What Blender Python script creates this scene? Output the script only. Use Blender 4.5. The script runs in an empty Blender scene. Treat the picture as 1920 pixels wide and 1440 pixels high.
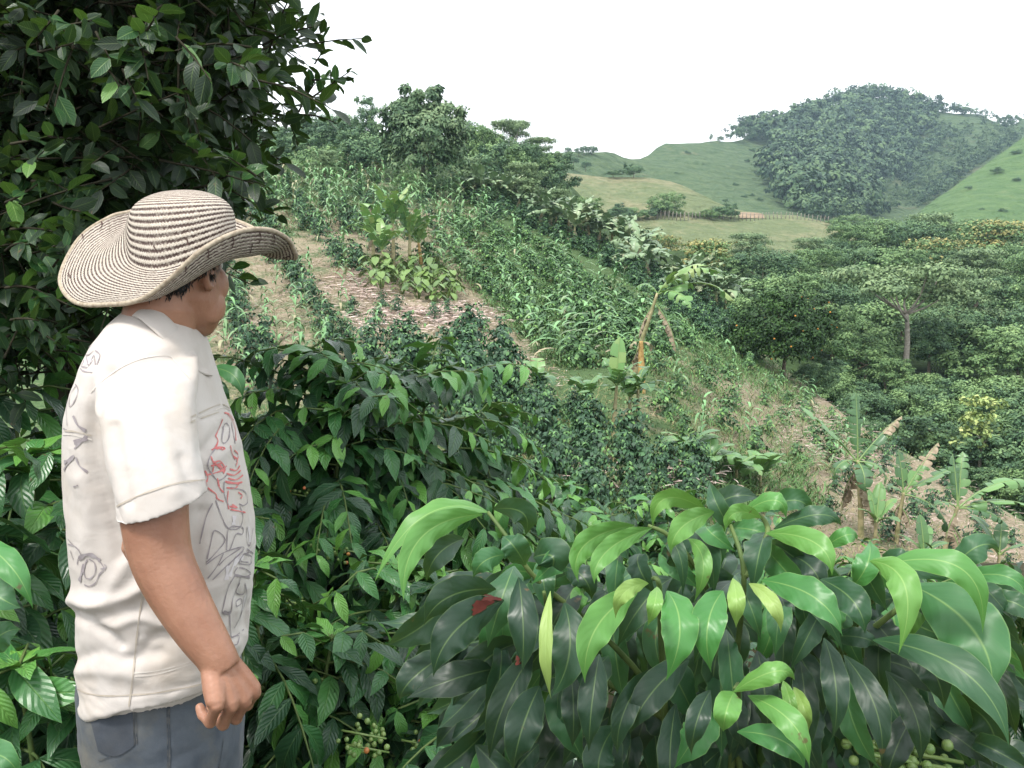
import bpy, math
import numpy as np
from mathutils import Vector, Matrix, noise as mnoise
from mathutils.bvhtree import BVHTree

# ------------------------------------------------------------------ camera, light, exposure
SC = bpy.context.scene
COL = SC.collection
F = 1663.0                      # focal length in photograph pixels (1920 wide)
CAMZ = 1.53
PITCH = math.atan(220.0 / F)
cam_data = bpy.data.cameras.new("camera")
cam = bpy.data.objects.new("camera", cam_data)
COL.objects.link(cam)
cam.location = (0, 0, CAMZ)
cam.rotation_euler = (math.pi / 2 - PITCH, 0, 0)
cam_data.sensor_width = 36.0
cam_data.lens = 36.0 * F / 1920.0
cam_data.clip_start = 0.05
cam_data.clip_end = 9000.0
SC.camera = cam

SUN_EL, SUN_AZ = math.radians(62), math.radians(215)     # high, behind the camera and to its left
world = bpy.data.worlds.new("World")
SC.world = world
world.use_nodes = True
wn = world.node_tree
wn.nodes.clear()
w_out = wn.nodes.new("ShaderNodeOutputWorld")
w_bg = wn.nodes.new("ShaderNodeBackground")
w_sky = wn.nodes.new("ShaderNodeTexSky")
w_sky.sky_type = 'NISHITA'
w_sky.sun_disc = False
w_sky.sun_elevation = SUN_EL
w_sky.sun_rotation = SUN_AZ
w_sky.air_density = 1.0
w_sky.dust_density = 4.0
w_mix = wn.nodes.new("ShaderNodeMix")
w_mix.data_type = 'RGBA'
w_mix.inputs[0].default_value = 0.86                      # unbroken white cloud in front of the blue
w_mix.inputs[7].default_value = (9.3, 9.5, 9.6, 1)
wn.links.new(w_sky.outputs[0], w_mix.inputs[6])
wn.links.new(w_mix.outputs[2], w_bg.inputs[0])
w_bg.inputs[1].default_value = 0.12
wn.links.new(w_bg.outputs[0], w_out.inputs[0])

sun_data = bpy.data.lights.new("sun", 'SUN')
sun_data.energy = 2.0
sun_data.angle = math.radians(10)
sun_data.color = (1.0, 0.96, 0.9)
sun = bpy.data.objects.new("sun", sun_data)
COL.objects.link(sun)
sun_dir = Vector((math.sin(SUN_AZ) * math.cos(SUN_EL), math.cos(SUN_AZ) * math.cos(SUN_EL), math.sin(SUN_EL)))
sun.rotation_euler = sun_dir.to_track_quat('Z', 'Y').to_euler()

SC.view_settings.view_transform = 'Standard'
SC.view_settings.look = 'None'
SC.view_settings.gamma = 1.0
SC.view_settings.exposure = 1.0
SC.cycles.use_denoising = True
SC.cycles.max_bounces = 6
SC.cycles.diffuse_bounces = 3
SC.cycles.glossy_bounces = 2
SC.cycles.transmission_bounces = 3
SC.cycles.volume_bounces = 0
SC.cycles.transparent_max_bounces = 6

# ------------------------------------------------------------------ projection helpers
_f = np.array([0, math.cos(PITCH), -math.sin(PITCH)])
_u = np.array([0, math.sin(PITCH), math.cos(PITCH)])
_r = np.array([1.0, 0, 0])
_c = np.array([0, 0, CAMZ])

def P(px, py, d):
    """world point seen at photo pixel (px,py) at depth d along the view axis"""
    return _c + d * (_f + (px - 960.0) / F * _r + (720.0 - py) / F * _u)

def PY(px, py, Y):
    """world point seen at photo pixel (px,py) on the vertical plane y = Y"""
    v = _f + (px - 960.0) / F * _r + (720.0 - py) / F * _u
    return _c + v * (Y / v[1])

# ------------------------------------------------------------------ materials
def new_mat(name):
    m = bpy.data.materials.new(name)
    m.use_nodes = True
    nt = m.node_tree
    b = nt.nodes["Principled BSDF"]
    return m, nt, b

def ramp(nt, stops, interp='LINEAR'):
    r = nt.nodes.new("ShaderNodeValToRGB")
    r.color_ramp.interpolation = interp
    els = r.color_ramp.elements
    while len(els) < len(stops):
        els.new(0.5)
    for e, (p, c) in zip(els, stops):
        e.position = p
        e.color = (c[0], c[1], c[2], 1)
    return r

def noise_node(nt, scale, detail=4, rough=0.55, coord='Object', vec=None):
    n = nt.nodes.new("ShaderNodeTexNoise")
    n.inputs['Scale'].default_value = scale
    n.inputs['Detail'].default_value = detail
    n.inputs['Roughness'].default_value = rough
    if vec is None:
        tc = nt.nodes.new("ShaderNodeTexCoord")
        vec = tc.outputs[coord]
    nt.links.new(vec, n.inputs['Vector'])
    return n

def mixc(nt, fac, a, b, mode='MIX'):
    m = nt.nodes.new("ShaderNodeMix")
    m.data_type = 'RGBA'
    m.blend_type = mode
    for sock, v in ((m.inputs[0], fac), (m.inputs[6], a), (m.inputs[7], b)):
        if hasattr(v, 'is_output') or hasattr(v, 'links'):
            nt.links.new(v, sock)
        elif isinstance(v, (int, float)):
            sock.default_value = v
        else:
            sock.default_value = (v[0], v[1], v[2], 1)
    return m.outputs[2]

def math_node(nt, op, a, b=None, c=None):
    m = nt.nodes.new("ShaderNodeMath")
    m.operation = op
    for i, v in enumerate((a, b, c)):
        if v is None:
            continue
        if isinstance(v, (int, float)):
            m.inputs[i].default_value = v
        else:
            nt.links.new(v, m.inputs[i])
    return m.outputs[0]

def bump(nt, b, height, strength, dist):
    n = nt.nodes.new("ShaderNodeBump")
    n.inputs['Strength'].default_value = strength
    n.inputs['Distance'].default_value = dist
    nt.links.new(height, n.inputs['Height'])
    nt.links.new(n.outputs[0], b.inputs['Normal'])

def leaf_mat(name, stops, rough=0.35, spec=0.5, transl=0.0, veins=False, vein_col=None, transl_col=None, vein_amt=0.28, ribs=0.35, ribd=0.0012):
    """foliage: colour from the per-leaf 'tint' attribute"""
    m, nt, b = new_mat(name)
    at = nt.nodes.new("ShaderNodeAttribute")
    at.attribute_name = 'tint'
    r = ramp(nt, stops)
    nt.links.new(at.outputs['Fac'], r.inputs[0])
    col = r.outputs[0]
    if veins:
        uv = nt.nodes.new("ShaderNodeUVMap")
        sep = nt.nodes.new("ShaderNodeSeparateXYZ")
        nt.links.new(uv.outputs[0], sep.inputs[0])
        s = math_node(nt, 'ABSOLUTE', math_node(nt, 'SUBTRACT', sep.outputs[0], 0.5))
        rib = math_node(nt, 'SUBTRACT', 1.0, math_node(nt, 'SMOOTH_MIN', math_node(nt, 'MULTIPLY', s, 30.0), 1.0, 0.3))
        rib = math_node(nt, 'MAXIMUM', rib, 0.0)
        # side veins curving forward from the midrib
        ph = math_node(nt, 'SUBTRACT', math_node(nt, 'MULTIPLY', sep.outputs[1], 9.0), math_node(nt, 'MULTIPLY', s, 4.5))
        fr = math_node(nt, 'ABSOLUTE', math_node(nt, 'SUBTRACT', math_node(nt, 'FRACT', ph), 0.5))
        sv = math_node(nt, 'MAXIMUM', math_node(nt, 'SUBTRACT', 1.0, math_node(nt, 'MULTIPLY', fr, 9.0)), 0.0)
        edge = math_node(nt, 'MAXIMUM', math_node(nt, 'MULTIPLY', math_node(nt, 'SUBTRACT', s, 0.47), 30.0), 0.0)
        vein = math_node(nt, 'MAXIMUM', rib, math_node(nt, 'MULTIPLY', sv, vein_amt))
        vein = math_node(nt, 'MAXIMUM', vein, math_node(nt, 'MULTIPLY', edge, 0.8))
        vc = vein_col or (0.28, 0.42, 0.12)
        blot = noise_node(nt, 14.0, 4)
        col = mixc(nt, math_node(nt, 'MULTIPLY', blot.outputs[0], 0.35), col, mixc(nt, 0.5, col, (0.02, 0.05, 0.03)))
        col = mixc(nt, math_node(nt, 'MULTIPLY', vein, math_node(nt, 'MULTIPLY_ADD', at.outputs['Fac'], 0.5, 0.12)), col, vc)
        sp = noise_node(nt, 38.0, 3, 0.6)
        spot = ramp(nt, [(0.70, (0, 0, 0)), (0.74, (1, 1, 1))]); nt.links.new(sp.outputs[0], spot.inputs[0])
        col = mixc(nt, math_node(nt, 'MULTIPLY', spot.outputs[0], 0.85), col, (0.10, 0.065, 0.03))
        dust = noise_node(nt, 9.0, 4, 0.65)
        rr_ = nt.nodes.new("ShaderNodeMapRange"); rr_.inputs[1].default_value = 0.3; rr_.inputs[2].default_value = 0.7
        rr_.inputs[3].default_value = rough - 0.06; rr_.inputs[4].default_value = rough + 0.16
        nt.links.new(dust.outputs[0], rr_.inputs[0])
        h = math_node(nt, 'SUBTRACT', math_node(nt, 'MULTIPLY', fr, 2.0), math_node(nt, 'MULTIPLY', rib, 1.5))
        hn = noise_node(nt, 60.0, 2)
        h = math_node(nt, 'ADD', h, math_node(nt, 'MULTIPLY', hn.outputs[0], 0.7))
        bump(nt, b, h, ribs, ribd)
    nt.links.new(col, b.inputs['Base Color'])
    b.inputs['Roughness'].default_value = rough
    if veins: nt.links.new(rr_.outputs[0], b.inputs['Roughness'])
    b.inputs['Specular IOR Level'].default_value = spec
    if transl > 0:
        tr = nt.nodes.new("ShaderNodeBsdfTranslucent")
        tc = mixc(nt, 0.6, col, transl_col or (0.22, 0.42, 0.05))
        nt.links.new(tc, tr.inputs[0])
        mx = nt.nodes.new("ShaderNodeMixShader")
        mx.inputs[0].default_value = transl
        nt.links.new(b.outputs[0], mx.inputs[1])
        nt.links.new(tr.outputs[0], mx.inputs[2])
        nt.links.new(mx.outputs[0], nt.nodes["Material Output"].inputs[0])
    return m

def simple_mat(name, c1, c2, scale=8.0, rough=0.8, spec=0.3, bump_s=0.0, bump_d=0.01, detail=5):
    m, nt, b = new_mat(name)
    n = noise_node(nt, scale, detail)
    r = ramp(nt, [(0.3, c1), (0.7, c2)])
    nt.links.new(n.outputs[0], r.inputs[0])
    nt.links.new(r.outputs[0], b.inputs['Base Color'])
    b.inputs['Roughness'].default_value = rough
    b.inputs['Specular IOR Level'].default_value = spec
    if bump_s:
        bump(nt, b, n.outputs[0], bump_s, bump_d)
    return m

# ------------------------------------------------------------------ mesh accumulation
class MB:
    """collects geometry with a per-vertex tint and uv, then links it as one mesh"""
    def __init__(self):
        self.v, self.t, self.uv, self.loops, self.sizes, self.mi = [], [], [], [], [], []
        self.n = 0
    def add(self, verts, faces, tint=0.5, uv=None, mat=0):
        verts = np.asarray(verts, float).reshape(-1, 3)
        k = len(verts)
        self.v.append(verts)
        self.t.append(np.broadcast_to(np.asarray(tint, float), (k,)).copy())
        self.uv.append(np.zeros((k, 2)) if uv is None else np.asarray(uv, float).reshape(-1, 2))
        if isinstance(faces, np.ndarray):
            self.loops.append((faces + self.n).ravel())
            self.sizes.append(np.full(len(faces), faces.shape[1]))
            nf = len(faces)
        else:
            self.loops.append(np.array([i + self.n for f in faces for i in f], int))
            self.sizes.append(np.array([len(f) for f in faces], int))
            nf = len(faces)
        self.mi.append(np.full(nf, mat))
        self.n += k
        return self
    def mesh(self, name, mats, smooth=True):
        me = bpy.data.meshes.new(name)
        v = np.concatenate(self.v)
        loops = np.concatenate(self.loops).astype(np.int32)
        sizes = np.concatenate(self.sizes)
        starts = np.concatenate([[0], np.cumsum(sizes)[:-1]]).astype(np.int32)
        me.vertices.add(len(v))
        me.vertices.foreach_set('co', v.ravel())
        me.loops.add(len(loops))
        me.loops.foreach_set('vertex_index', loops)
        me.polygons.add(len(sizes))
        me.polygons.foreach_set('loop_start', starts)
        me.polygons.foreach_set('use_smooth', np.full(len(sizes), smooth))
        for m in (mats if isinstance(mats, (list, tuple)) else [mats]):
            me.materials.append(m)
        me.polygons.foreach_set('material_index', np.concatenate(self.mi).astype(np.int32))
        me.update(calc_edges=True)
        uvl = me.uv_layers.new(name='UVMap')
        uvl.data.foreach_set('uv', np.concatenate(self.uv)[loops].ravel())
        a = me.attributes.new('tint', 'FLOAT', 'POINT')
        a.data.foreach_set('value', np.concatenate(self.t))
        return me
    def build(self, name, mats, parent=None, smooth=True):
        return link(name, self.mesh(name, mats, smooth), parent)

def link(name, data, parent=None):
    o = bpy.data.objects.new(name, data)
    COL.objects.link(o)
    if parent is not None:
        o.parent = parent
    return o

def tag(o, label=None, cat=None, group=None, kind=None):
    if label: o['label'] = label
    if cat: o['category'] = cat
    if group: o['group'] = group
    if kind: o['kind'] = kind
    return o

def thing(name, label, cat, loc=(0, 0, 0), rz=0.0, group=None):
    o = link(name, None)
    o.empty_display_size = 0.2
    o.location = loc
    o.rotation_euler = (0, 0, rz)
    return tag(o, label, cat, group)

def dup(root, loc, rz=0.0, scale=1.0, label=None, group=None, tilt=(0, 0)):
    r = root.copy()
    COL.objects.link(r)
    r.location = loc
    r.rotation_euler = (tilt[0], tilt[1], rz)
    r.scale = (scale,) * 3 if not isinstance(scale, tuple) else scale
    if label: r['label'] = label
    if group: r['group'] = group
    for ch in KIDS.get(root.name, []):
        c = ch.copy()
        COL.objects.link(c)
        c.parent = r
    return r

KIDS = {}
def kid(root, o):
    KIDS.setdefault(root.name, []).append(o)
    return o

def nrm(a):
    return a / np.maximum(np.linalg.norm(a, axis=-1, keepdims=True), 1e-9)

def tube(pts, radii, n=6, caps=True, twist=0.0, ell=None, frame=None):
    """verts, faces of a tapered tube through pts; ell = list of (ra, rb) overrides radii; frame = (A,B) fixed ring axes per ring"""
    pts = np.asarray(pts, float)
    k = len(pts)
    tan = nrm(np.gradient(pts, axis=0))
    ref = np.array([0, 0, 1.0]) if abs(tan[:, 2]).mean() < 0.8 else np.array([0, 1.0, 0])
    V, rings = [], []
    ang = np.linspace(0, 2 * math.pi, n, endpoint=False) + twist
    for i in range(k):
        if frame is not None:
            a, b = frame[i]
        else:
            a = nrm(np.cross(tan[i], ref)); b = np.cross(a, tan[i])
        ra, rb = ell[i] if ell is not None else (radii[i], radii[i])
        V.append(pts[i] + np.outer(np.cos(ang), a) * ra + np.outer(np.sin(ang), b) * rb)
    V = np.concatenate(V)
    faces = []
    for i in range(k - 1):
        for j in range(n):
            j2 = (j + 1) % n
            faces.append((i * n + j, i * n + j2, (i + 1) * n + j2, (i + 1) * n + j))
    if caps:
        faces.append(tuple(range(n - 1, -1, -1)))
        faces.append(tuple((k - 1) * n + j for j in range(n)))
    return V, faces

def catmull(pts, m=8, closed=False):
    pts = np.asarray(pts, float)
    k = len(pts)
    out = []
    rng_ = range(k if closed else k - 1)
    for i in rng_:
        if closed:
            p0, p1, p2, p3 = pts[(i - 1) % k], pts[i], pts[(i + 1) % k], pts[(i + 2) % k]
        else:
            p0, p1, p2, p3 = pts[max(i - 1, 0)], pts[i], pts[i + 1], pts[min(i + 2, k - 1)]
        t = np.linspace(0, 1, m, endpoint=False)[:, None]
        out.append(0.5 * ((2 * p1) + (-p0 + p2) * t + (2 * p0 - 5 * p1 + 4 * p2 - p3) * t ** 2 + (-p0 + 3 * p1 - 3 * p2 + p3) * t ** 3))
    if not closed:
        out.append(pts[-1:])
    return np.concatenate(out)

SHAPES = {
    'coffee': ([0, .06, .2, .4, .6, .78, .88, .95, 1], [.05, .3, .74, 1, .93, .58, .3, .11, .0]),
    'big': ([0, .05, .18, .40, .58, .75, .87, .94, 1], [.03, .26, .74, 1, .92, .60, .25, .09, .0]),
    'citrus': ([0, .06, .2, .45, .7, .88, .96, 1], [.06, .42, .85, 1, .85, .45, .18, .0]),
    'strap': ([0, .1, .3, .6, .85, 1], [.6, .9, 1, .85, .45, .0]),
    'diamond': ([0, .5, 1], [.08, 1, .0]),
}

def leaves(mb, pos, along, normal, length, width, tint, nt=6, ns=2, shape='coffee', kappa=0.8, fold=0.2, wave=0.0, rng=None, mat=0):
    """add K leaves: pos base, along direction, blade normal; kappa = bend in radians over the length"""
    pos = np.asarray(pos, float); K = len(pos)
    if K == 0: return
    along = nrm(np.asarray(along, float))
    normal = np.asarray(normal, float)
    normal = nrm(normal - along * np.sum(along * normal, 1, keepdims=True))
    across = np.cross(along, normal)
    def arr(x): return np.broadcast_to(np.asarray(x, float), (K,))
    length, width, kappa, fold, wave, tint = map(arr, (length, width, kappa, fold, wave, tint))
    t = np.linspace(0, 1, nt + 1)
    s = np.linspace(-1, 1, 2 * ns + 1) if ns > 0 else np.array([-1.0, 1.0])
    w = np.interp(t, *SHAPES[shape])
    kap = np.where(np.abs(kappa) < 1e-3, 1e-3, kappa)[:, None]
    yy = np.sin(kap * t) / kap
    zz = -(1 - np.cos(kap * t)) / kap
    ny, nz = np.sin(kap * t), np.cos(kap * t)
    ph = (rng.random(K) * 6.28 if rng is not None else np.zeros(K))[:, None, None]
    S, T = s[None, None, :], t[None, :, None]
    off = fold[:, None, None] * np.abs(S) * w[None, :, None] * width[:, None, None] * 0.5
    off = off + wave[:, None, None] * width[:, None, None] * np.abs(S) ** 2 * np.sin(T * 15 + ph + 1.7 * np.sign(S)) * w[None, :, None] ** .5
    X = S * w[None, :, None] * width[:, None, None] * 0.5 * np.ones_like(off)
    Y = (yy * length[:, None])[:, :, None] + off * ny[:, :, None]
    Z = (zz * length[:, None])[:, :, None] + off * nz[:, :, None]
    V = pos[:, None, None, :] + X[..., None] * across[:, None, None, :] + Y[..., None] * along[:, None, None, :] + Z[..., None] * normal[:, None, None, :]
    m, q = len(t), len(s)
    idx = np.arange(m * q).reshape(m, q)
    fq = np.stack([idx[:-1, :-1], idx[:-1, 1:], idx[1:, 1:], idx[1:, :-1]], -1).reshape(-1, 4)
    fac = (np.arange(K) * m * q)[:, None, None] + fq[None]
    uv = np.stack(np.broadcast_arrays((s[None, :] + 1) / 2, t[:, None]), -1)
    mb.add(V.reshape(-1, 3), fac.reshape(-1, 4), np.repeat(tint, m * q), np.tile(uv.reshape(-1, 2), (K, 1)), mat)

def rand_dirs(rng, k):
    return nrm(rng.normal(size=(k, 3)))

def in_poly(px, py, poly):
    inside = False
    j = len(poly) - 1
    for i in range(len(poly)):
        xi, yi = poly[i]; xj, yj = poly[j]
        if (yi > py) != (yj > py) and px < (xj - xi) * (py - yi) / (yj - yi) + xi:
            inside = not inside
        j = i
    return inside
# ------------------------------------------------------------------ terrain
class TPS:
    def __init__(self, pts):
        self.c = np.array([(p[0], p[1]) for p in pts], float) / 1000.0
        v = np.array([1.0 / p[2] for p in pts])
        n = len(pts)
        K = self.k(self.c, self.c) + np.eye(n) * 1e-4
        Q = np.hstack([np.ones((n, 1)), self.c])
        A = np.vstack([np.hstack([K, Q]), np.hstack([Q.T, np.zeros((3, 3))])])
        s = np.linalg.solve(A, np.concatenate([v, np.zeros(3)]))
        self.w, self.a = s[:n], s[n:]
    @staticmethod
    def k(a, b):
        r2 = ((a[:, None] - b[None]) ** 2).sum(-1)
        return np.where(r2 > 0, 0.5 * r2 * np.log(np.maximum(r2, 1e-12)), 0)
    def __call__(self, px, py):
        q = np.stack([np.ravel(px), np.ravel(py)], -1) / 1000.0
        r = self.k(q, self.c) @ self.w + self.a[0] + q @ self.a[1:]
        return 1.0 / np.maximum(r, 1e-4).reshape(np.shape(px))

class Slope:
    """one face of a hill: depth over the view, from its crest line down to where nearer ground hides it"""
    def __init__(self, pts, crest):
        self.d = TPS(pts)
        self.cx = [c[0] for c in crest]; self.cy = [c[1] for c in crest]
    def crest(self, px): return np.interp(px, self.cx, self.cy)
    def depth(self, px, py):
        py = np.maximum(py, self.crest(px))
        return float(self.d(np.array([px], float), np.array([py], float))[0])
    def pt(self, px, py):
        return P(px, max(py, float(self.crest(px))), self.depth(px, py))
    def build(self, name, x0, x1, step, bottom, rows, mat, rough=0.1, rscale=0.3, back=0.4, backlen=0.6, attr=None):
        xs = np.arange(x0, x1 + 1, step)
        V, T = [], []
        back_k = [0.0, .02, .06, .15, .35, 1.0]
        for x in xs:
            c = float(self.crest(x))
            ys = c + (bottom - c) * (np.linspace(0, 1, rows) ** 1.15)
            d = self.d(np.full(rows, x, float), ys)
            for y, dd in zip(ys, d):
                p = P(x, y, dd)
                p[2] += rough * mnoise.fractal(Vector((p[0] * rscale, p[1] * rscale, 0)), 0.9, 2.0, 4)
                V.append(p); T.append(attr(x, y) if attr else 0.0)
            top = V[-rows].copy()
            hdir = nrm(np.array([top[0], top[1], 0.0]))
            ex = []
            for b in back_k[1:]:
                L = b * backlen * d[0]
                q = top + hdir * L; q[2] -= L * back * min(1, 0.3 + b * 2)
                q[2] += rough * mnoise.fractal(Vector((q[0] * rscale, q[1] * rscale, 0)), 0.9, 2.0, 4)
                ex.append(q)
            col = ex[::-1] + V[-rows:]
            del V[-rows:]
            V.extend(col)
            tcol = T[-rows:]; del T[-rows:]
            T.extend([tcol[0]] * len(ex) + tcol)
        m = rows + len(back_k) - 1
        n = len(xs)
        idx = np.arange(n * m).reshape(n, m)
        fq = np.stack([idx[:-1, :-1], idx[:-1, 1:], idx[1:, 1:], idx[1:, :-1]], -1).reshape(-1, 4)
        mb = MB().add(np.array(V), fq, np.array(T))
        o = mb.build(name, mat)
        o['kind'] = 'structure'
        return o

def ground_z(x, y):
    z = -0.25 * max(y - 1.9, 0) - 0.02 * y * y * (1 if y > 4 else 0) * 0.1
    z += 0.12 * max(0, -x - 1.0)
    return z

# hillside with the coffee and maize field
hill_crest = [(-700, 320), (0, 325), (440, 325), (700, 338), (860, 360), (1000, 395), (1100, 440), (1200, 495), (1300, 555), (1400, 635),
              (1500, 715), (1600, 790), (1660, 830), (1800, 912), (1920, 985), (2200, 1130), (2700, 1300)]
hill_pts = [(-700, 320, 50), (0, 325, 56), (440, 325, 60), (700, 338, 66), (860, 360, 68), (1000, 395, 66), (1100, 440, 61), (1200, 495, 56), (1300, 555, 52), (1400, 635, 48),
            (1500, 715, 43), (1600, 790, 38), (1660, 830, 36), (1800, 912, 31), (1920, 985, 28), (2200, 1130, 22),
            (1200, 900, 19), (1000, 800, 22), (800, 650, 28), (600, 500, 38), (500, 620, 30), (450, 850, 20), (735, 480, 42), (1230, 700, 29), (1100, 550, 44),
            (1000, 450, 56), (1560, 950, 24), (1400, 850, 24), (900, 500, 45), (1700, 1000, 23), (1000, 1050, 15), (400, 1050, 14), (1600, 1150, 17), (0, 800, 20), (-500, 800, 18)]
HILL = Slope(hill_pts, hill_crest)
WOODS = Slope([(200, 250, 118), (560, 255, 120), (700, 248, 122), (860, 272, 118), (960, 295, 116), (1060, 340, 115), (1200, 470, 90),
               (200, 400, 72), (700, 400, 78), (1000, 440, 78), (1250, 480, 80)],
              [(100, 245), (560, 252), (700, 246), (860, 272), (960, 295), (1060, 340), (1120, 400), (1200, 470), (1300, 540)])
VALLEY = Slope([(1500, 760, 56), (1900, 800, 52), (1900, 1000, 36), (1700, 620, 82), (1500, 590, 84), (1380, 560, 86), (1900, 560, 100), (1650, 480, 140), (1900, 490, 145),
                (1350, 500, 120), (1500, 480, 140), (2400, 500, 150), (2400, 900, 50), (1200, 500, 110), (1200, 700, 60), (1500, 1100, 30), (2200, 1150, 28)],
               [(1100, 500), (1350, 500), (1500, 482), (1650, 470), (1800, 485), (2000, 495), (2600, 490)])
PASTURE = Slope([(900, 300, 205), (1037, 320, 205), (1120, 329, 205), (1203, 331, 205), (1287, 350, 200), (1370, 392, 190), (1437, 404, 185), (1578, 425, 180), (1700, 470, 175),
                 (1300, 408, 172), (1400, 440, 158), (1250, 470, 145), (1000, 420, 160), (1500, 480, 150), (1200, 380, 185)],
                [(800, 290), (900, 300), (1037, 320), (1120, 329), (1203, 331), (1257, 337), (1287, 350), (1328, 371), (1370, 392), (1437, 404), (1500, 406), (1578, 425), (1700, 470), (1900, 530)])
MOUNT = Slope([(900, 270, 330), (1037, 287, 330), (1108, 290, 340), (1187, 302, 380), (1245, 271, 430), (1295, 266, 450), (1378, 266, 490), (1480, 240, 560), (1630, 185, 640), (1720, 200, 640), (1800, 212, 640),
               (1920, 228, 650), (2300, 260, 660), (1300, 380, 300), (1450, 400, 300), (1440, 300, 460), (1600, 390, 380), (1500, 470, 230), (1700, 400, 420), (1850, 300, 520), (1187, 420, 240),
               (1000, 420, 220), (2000, 480, 300), (2300, 420, 420), (1700, 480, 280)],
              [(800, 275), (900, 276), (1037, 287), (1067, 282), (1108, 290), (1187, 303), (1215, 286), (1245, 271), (1295, 266), (1378, 266), (1412, 246), (1474, 240), (1495, 220), (1557, 198), (1595, 184), (1632, 182), (1674, 184),
               (1712, 204), (1745, 206), (1787, 214), (1837, 217), (1874, 235), (1891, 236), (1920, 226), (2050, 200), (2300, 240), (2700, 260)])
RIGHTP = Slope([(1700, 420, 270), (1760, 370, 290), (1800, 340, 300), (1860, 300, 315), (1920, 255, 330), (2100, 150, 360), (2600, 20, 420), (1800, 440, 220), (1920, 400, 250), (1920, 520, 190), (2300, 450, 240), (1700, 520, 185)],
               [(1600, 500), (1690, 428), (1724, 398), (1760, 370), (1800, 340), (1860, 300), (1920, 255), (2100, 150), (2600, 20)])

# dry, freshly weeded strips of the field versus green ones
DRY = [([(380, 380), (900, 380), (930, 640), (640, 720), (370, 760)], 0.72), ([(630, 500), (900, 520), (960, 640), (700, 640)], 0.9), ([(1350, 690), (1520, 700), (1680, 840), (1560, 930), (1330, 800)], 0.9),
       ([(1400, 850), (1760, 880), (1960, 1000), (1960, 1200), (1400, 1100)], 0.85), ([(880, 600), (960, 620), (1020, 700), (930, 720)], 0.8), ([(1130, 620), (1350, 650), (1400, 850), (1200, 860)], 0.55)]
GREEN = [([(860, 380), (1000, 400), (1350, 600), (1150, 760), (1000, 640), (860, 480)], 0.28)]
def dryness(x, y):
    """share of dry, weeded soil, blended over ragged plot edges"""
    tot = 0.0
    for dx, dy in ((0, 0), (22, 0), (-22, 0), (0, 16), (0, -16), (14, 11), (-14, 11), (14, -11), (-14, -11)):
        w_ = 14 * mnoise.noise(Vector((x * .02 + dx, y * .02, dy)))
        v = 0.5
        for poly, val in GREEN:
            if in_poly(x + dx + w_, y + dy + w_, poly): v = val
        for poly, val in DRY:
            if in_poly(x + dx + w_, y + dy + w_, poly): v = max(v, val)
        tot += v
    return tot / 9.0

def field_mat(name, greens, tans, scale, thr=0.5, bs=0.6, bd=0.08, rows=None):
    m, nt, b = new_mat(name)
    tc = nt.nodes.new("ShaderNodeTexCoord")
    obj = tc.outputs['Object']
    n1 = noise_node(nt, scale, 6, 0.62, vec=obj)
    n2 = noise_node(nt, scale * 7, 5, 0.7, vec=obj)
    n3 = noise_node(nt, scale * 0.2, 3, 0.5, vec=obj)
    g = ramp(nt, [(0.25, greens[0]), (0.75, greens[1])]); nt.links.new(n2.outputs[0], g.inputs[0])
    t = ramp(nt, [(0.25, tans[0]), (0.75, tans[1])]); nt.links.new(n2.outputs[0], t.inputs[0])
    at = nt.nodes.new("ShaderNodeAttribute"); at.attribute_name = 'tint'
    s = math_node(nt, 'ADD', n1.outputs[0], math_node(nt, 'MULTIPLY', math_node(nt, 'SUBTRACT', n3.outputs[0], 0.5), 0.6))
    s = math_node(nt, 'ADD', s, math_node(nt, 'SUBTRACT', at.outputs['Fac'], thr))
    s = math_node(nt, 'ADD', s, math_node(nt, 'MULTIPLY', math_node(nt, 'SUBTRACT', n2.outputs[0], 0.5), 0.5))
    r = ramp(nt, [(0.4, (0, 0, 0)), (0.62, (1, 1, 1))]); nt.links.new(s, r.inputs[0])
    nt.links.new(mixc(nt, r.outputs[0], g.outputs[0], t.outputs[0]), b.inputs['Base Color'])
    b.inputs['Roughness'].default_value = 0.95
    b.inputs['Specular IOR Level'].default_value = 0.1
    h = n2.outputs[0]
    if rows:   # cattle terraces along the contours
        sep = nt.nodes.new("ShaderNodeSeparateXYZ"); nt.links.new(obj, sep.inputs[0])
        zz = math_node(nt, 'ADD', math_node(nt, 'MULTIPLY', sep.outputs[2], rows), math_node(nt, 'MULTIPLY', n1.outputs[0], 22.0))
        h = math_node(nt, 'ADD', math_node(nt, 'MULTIPLY', n2.outputs[0], 0.8), math_node(nt, 'MULTIPLY', math_node(nt, 'SINE', zz), 0.16))
    bump(nt, b, h, bs, bd)
    return m

M_field = field_mat("field_soil_and_grass", [(0.045, 0.085, 0.035), (0.115, 0.175, 0.075)], [(0.165, 0.135, 0.092), (0.37, 0.315, 0.225)], 1.1, thr=0.62, bs=0.8, bd=0.12)
M_past = field_mat("pasture_grass", [(0.12, 0.155, 0.075), (0.19, 0.225, 0.115)], [(0.20, 0.20, 0.11), (0.28, 0.265, 0.16)], 0.06, thr=0.02, bs=1.0, bd=2.5, rows=3.5)
M_mount = field_mat("mountain_grass", [(0.045, 0.085, 0.04), (0.12, 0.165, 0.08)], [(0.13, 0.14, 0.08), (0.20, 0.18, 0.12)], 0.03, thr=0.22, bs=1.0, bd=4.0, rows=1.5)
M_right = field_mat("right_pasture_grass", [(0.06, 0.115, 0.045), (0.115, 0.18, 0.07)], [(0.12, 0.155, 0.07), (0.17, 0.18, 0.10)], 0.03, thr=0.15, bs=1.0, bd=3.0, rows=2.0)
M_wood = simple_mat("woodland_floor", (0.02, 0.035, 0.015), (0.06, 0.10, 0.035), 0.6, 0.95, 0.1, 0.6, 0.3)
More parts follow.
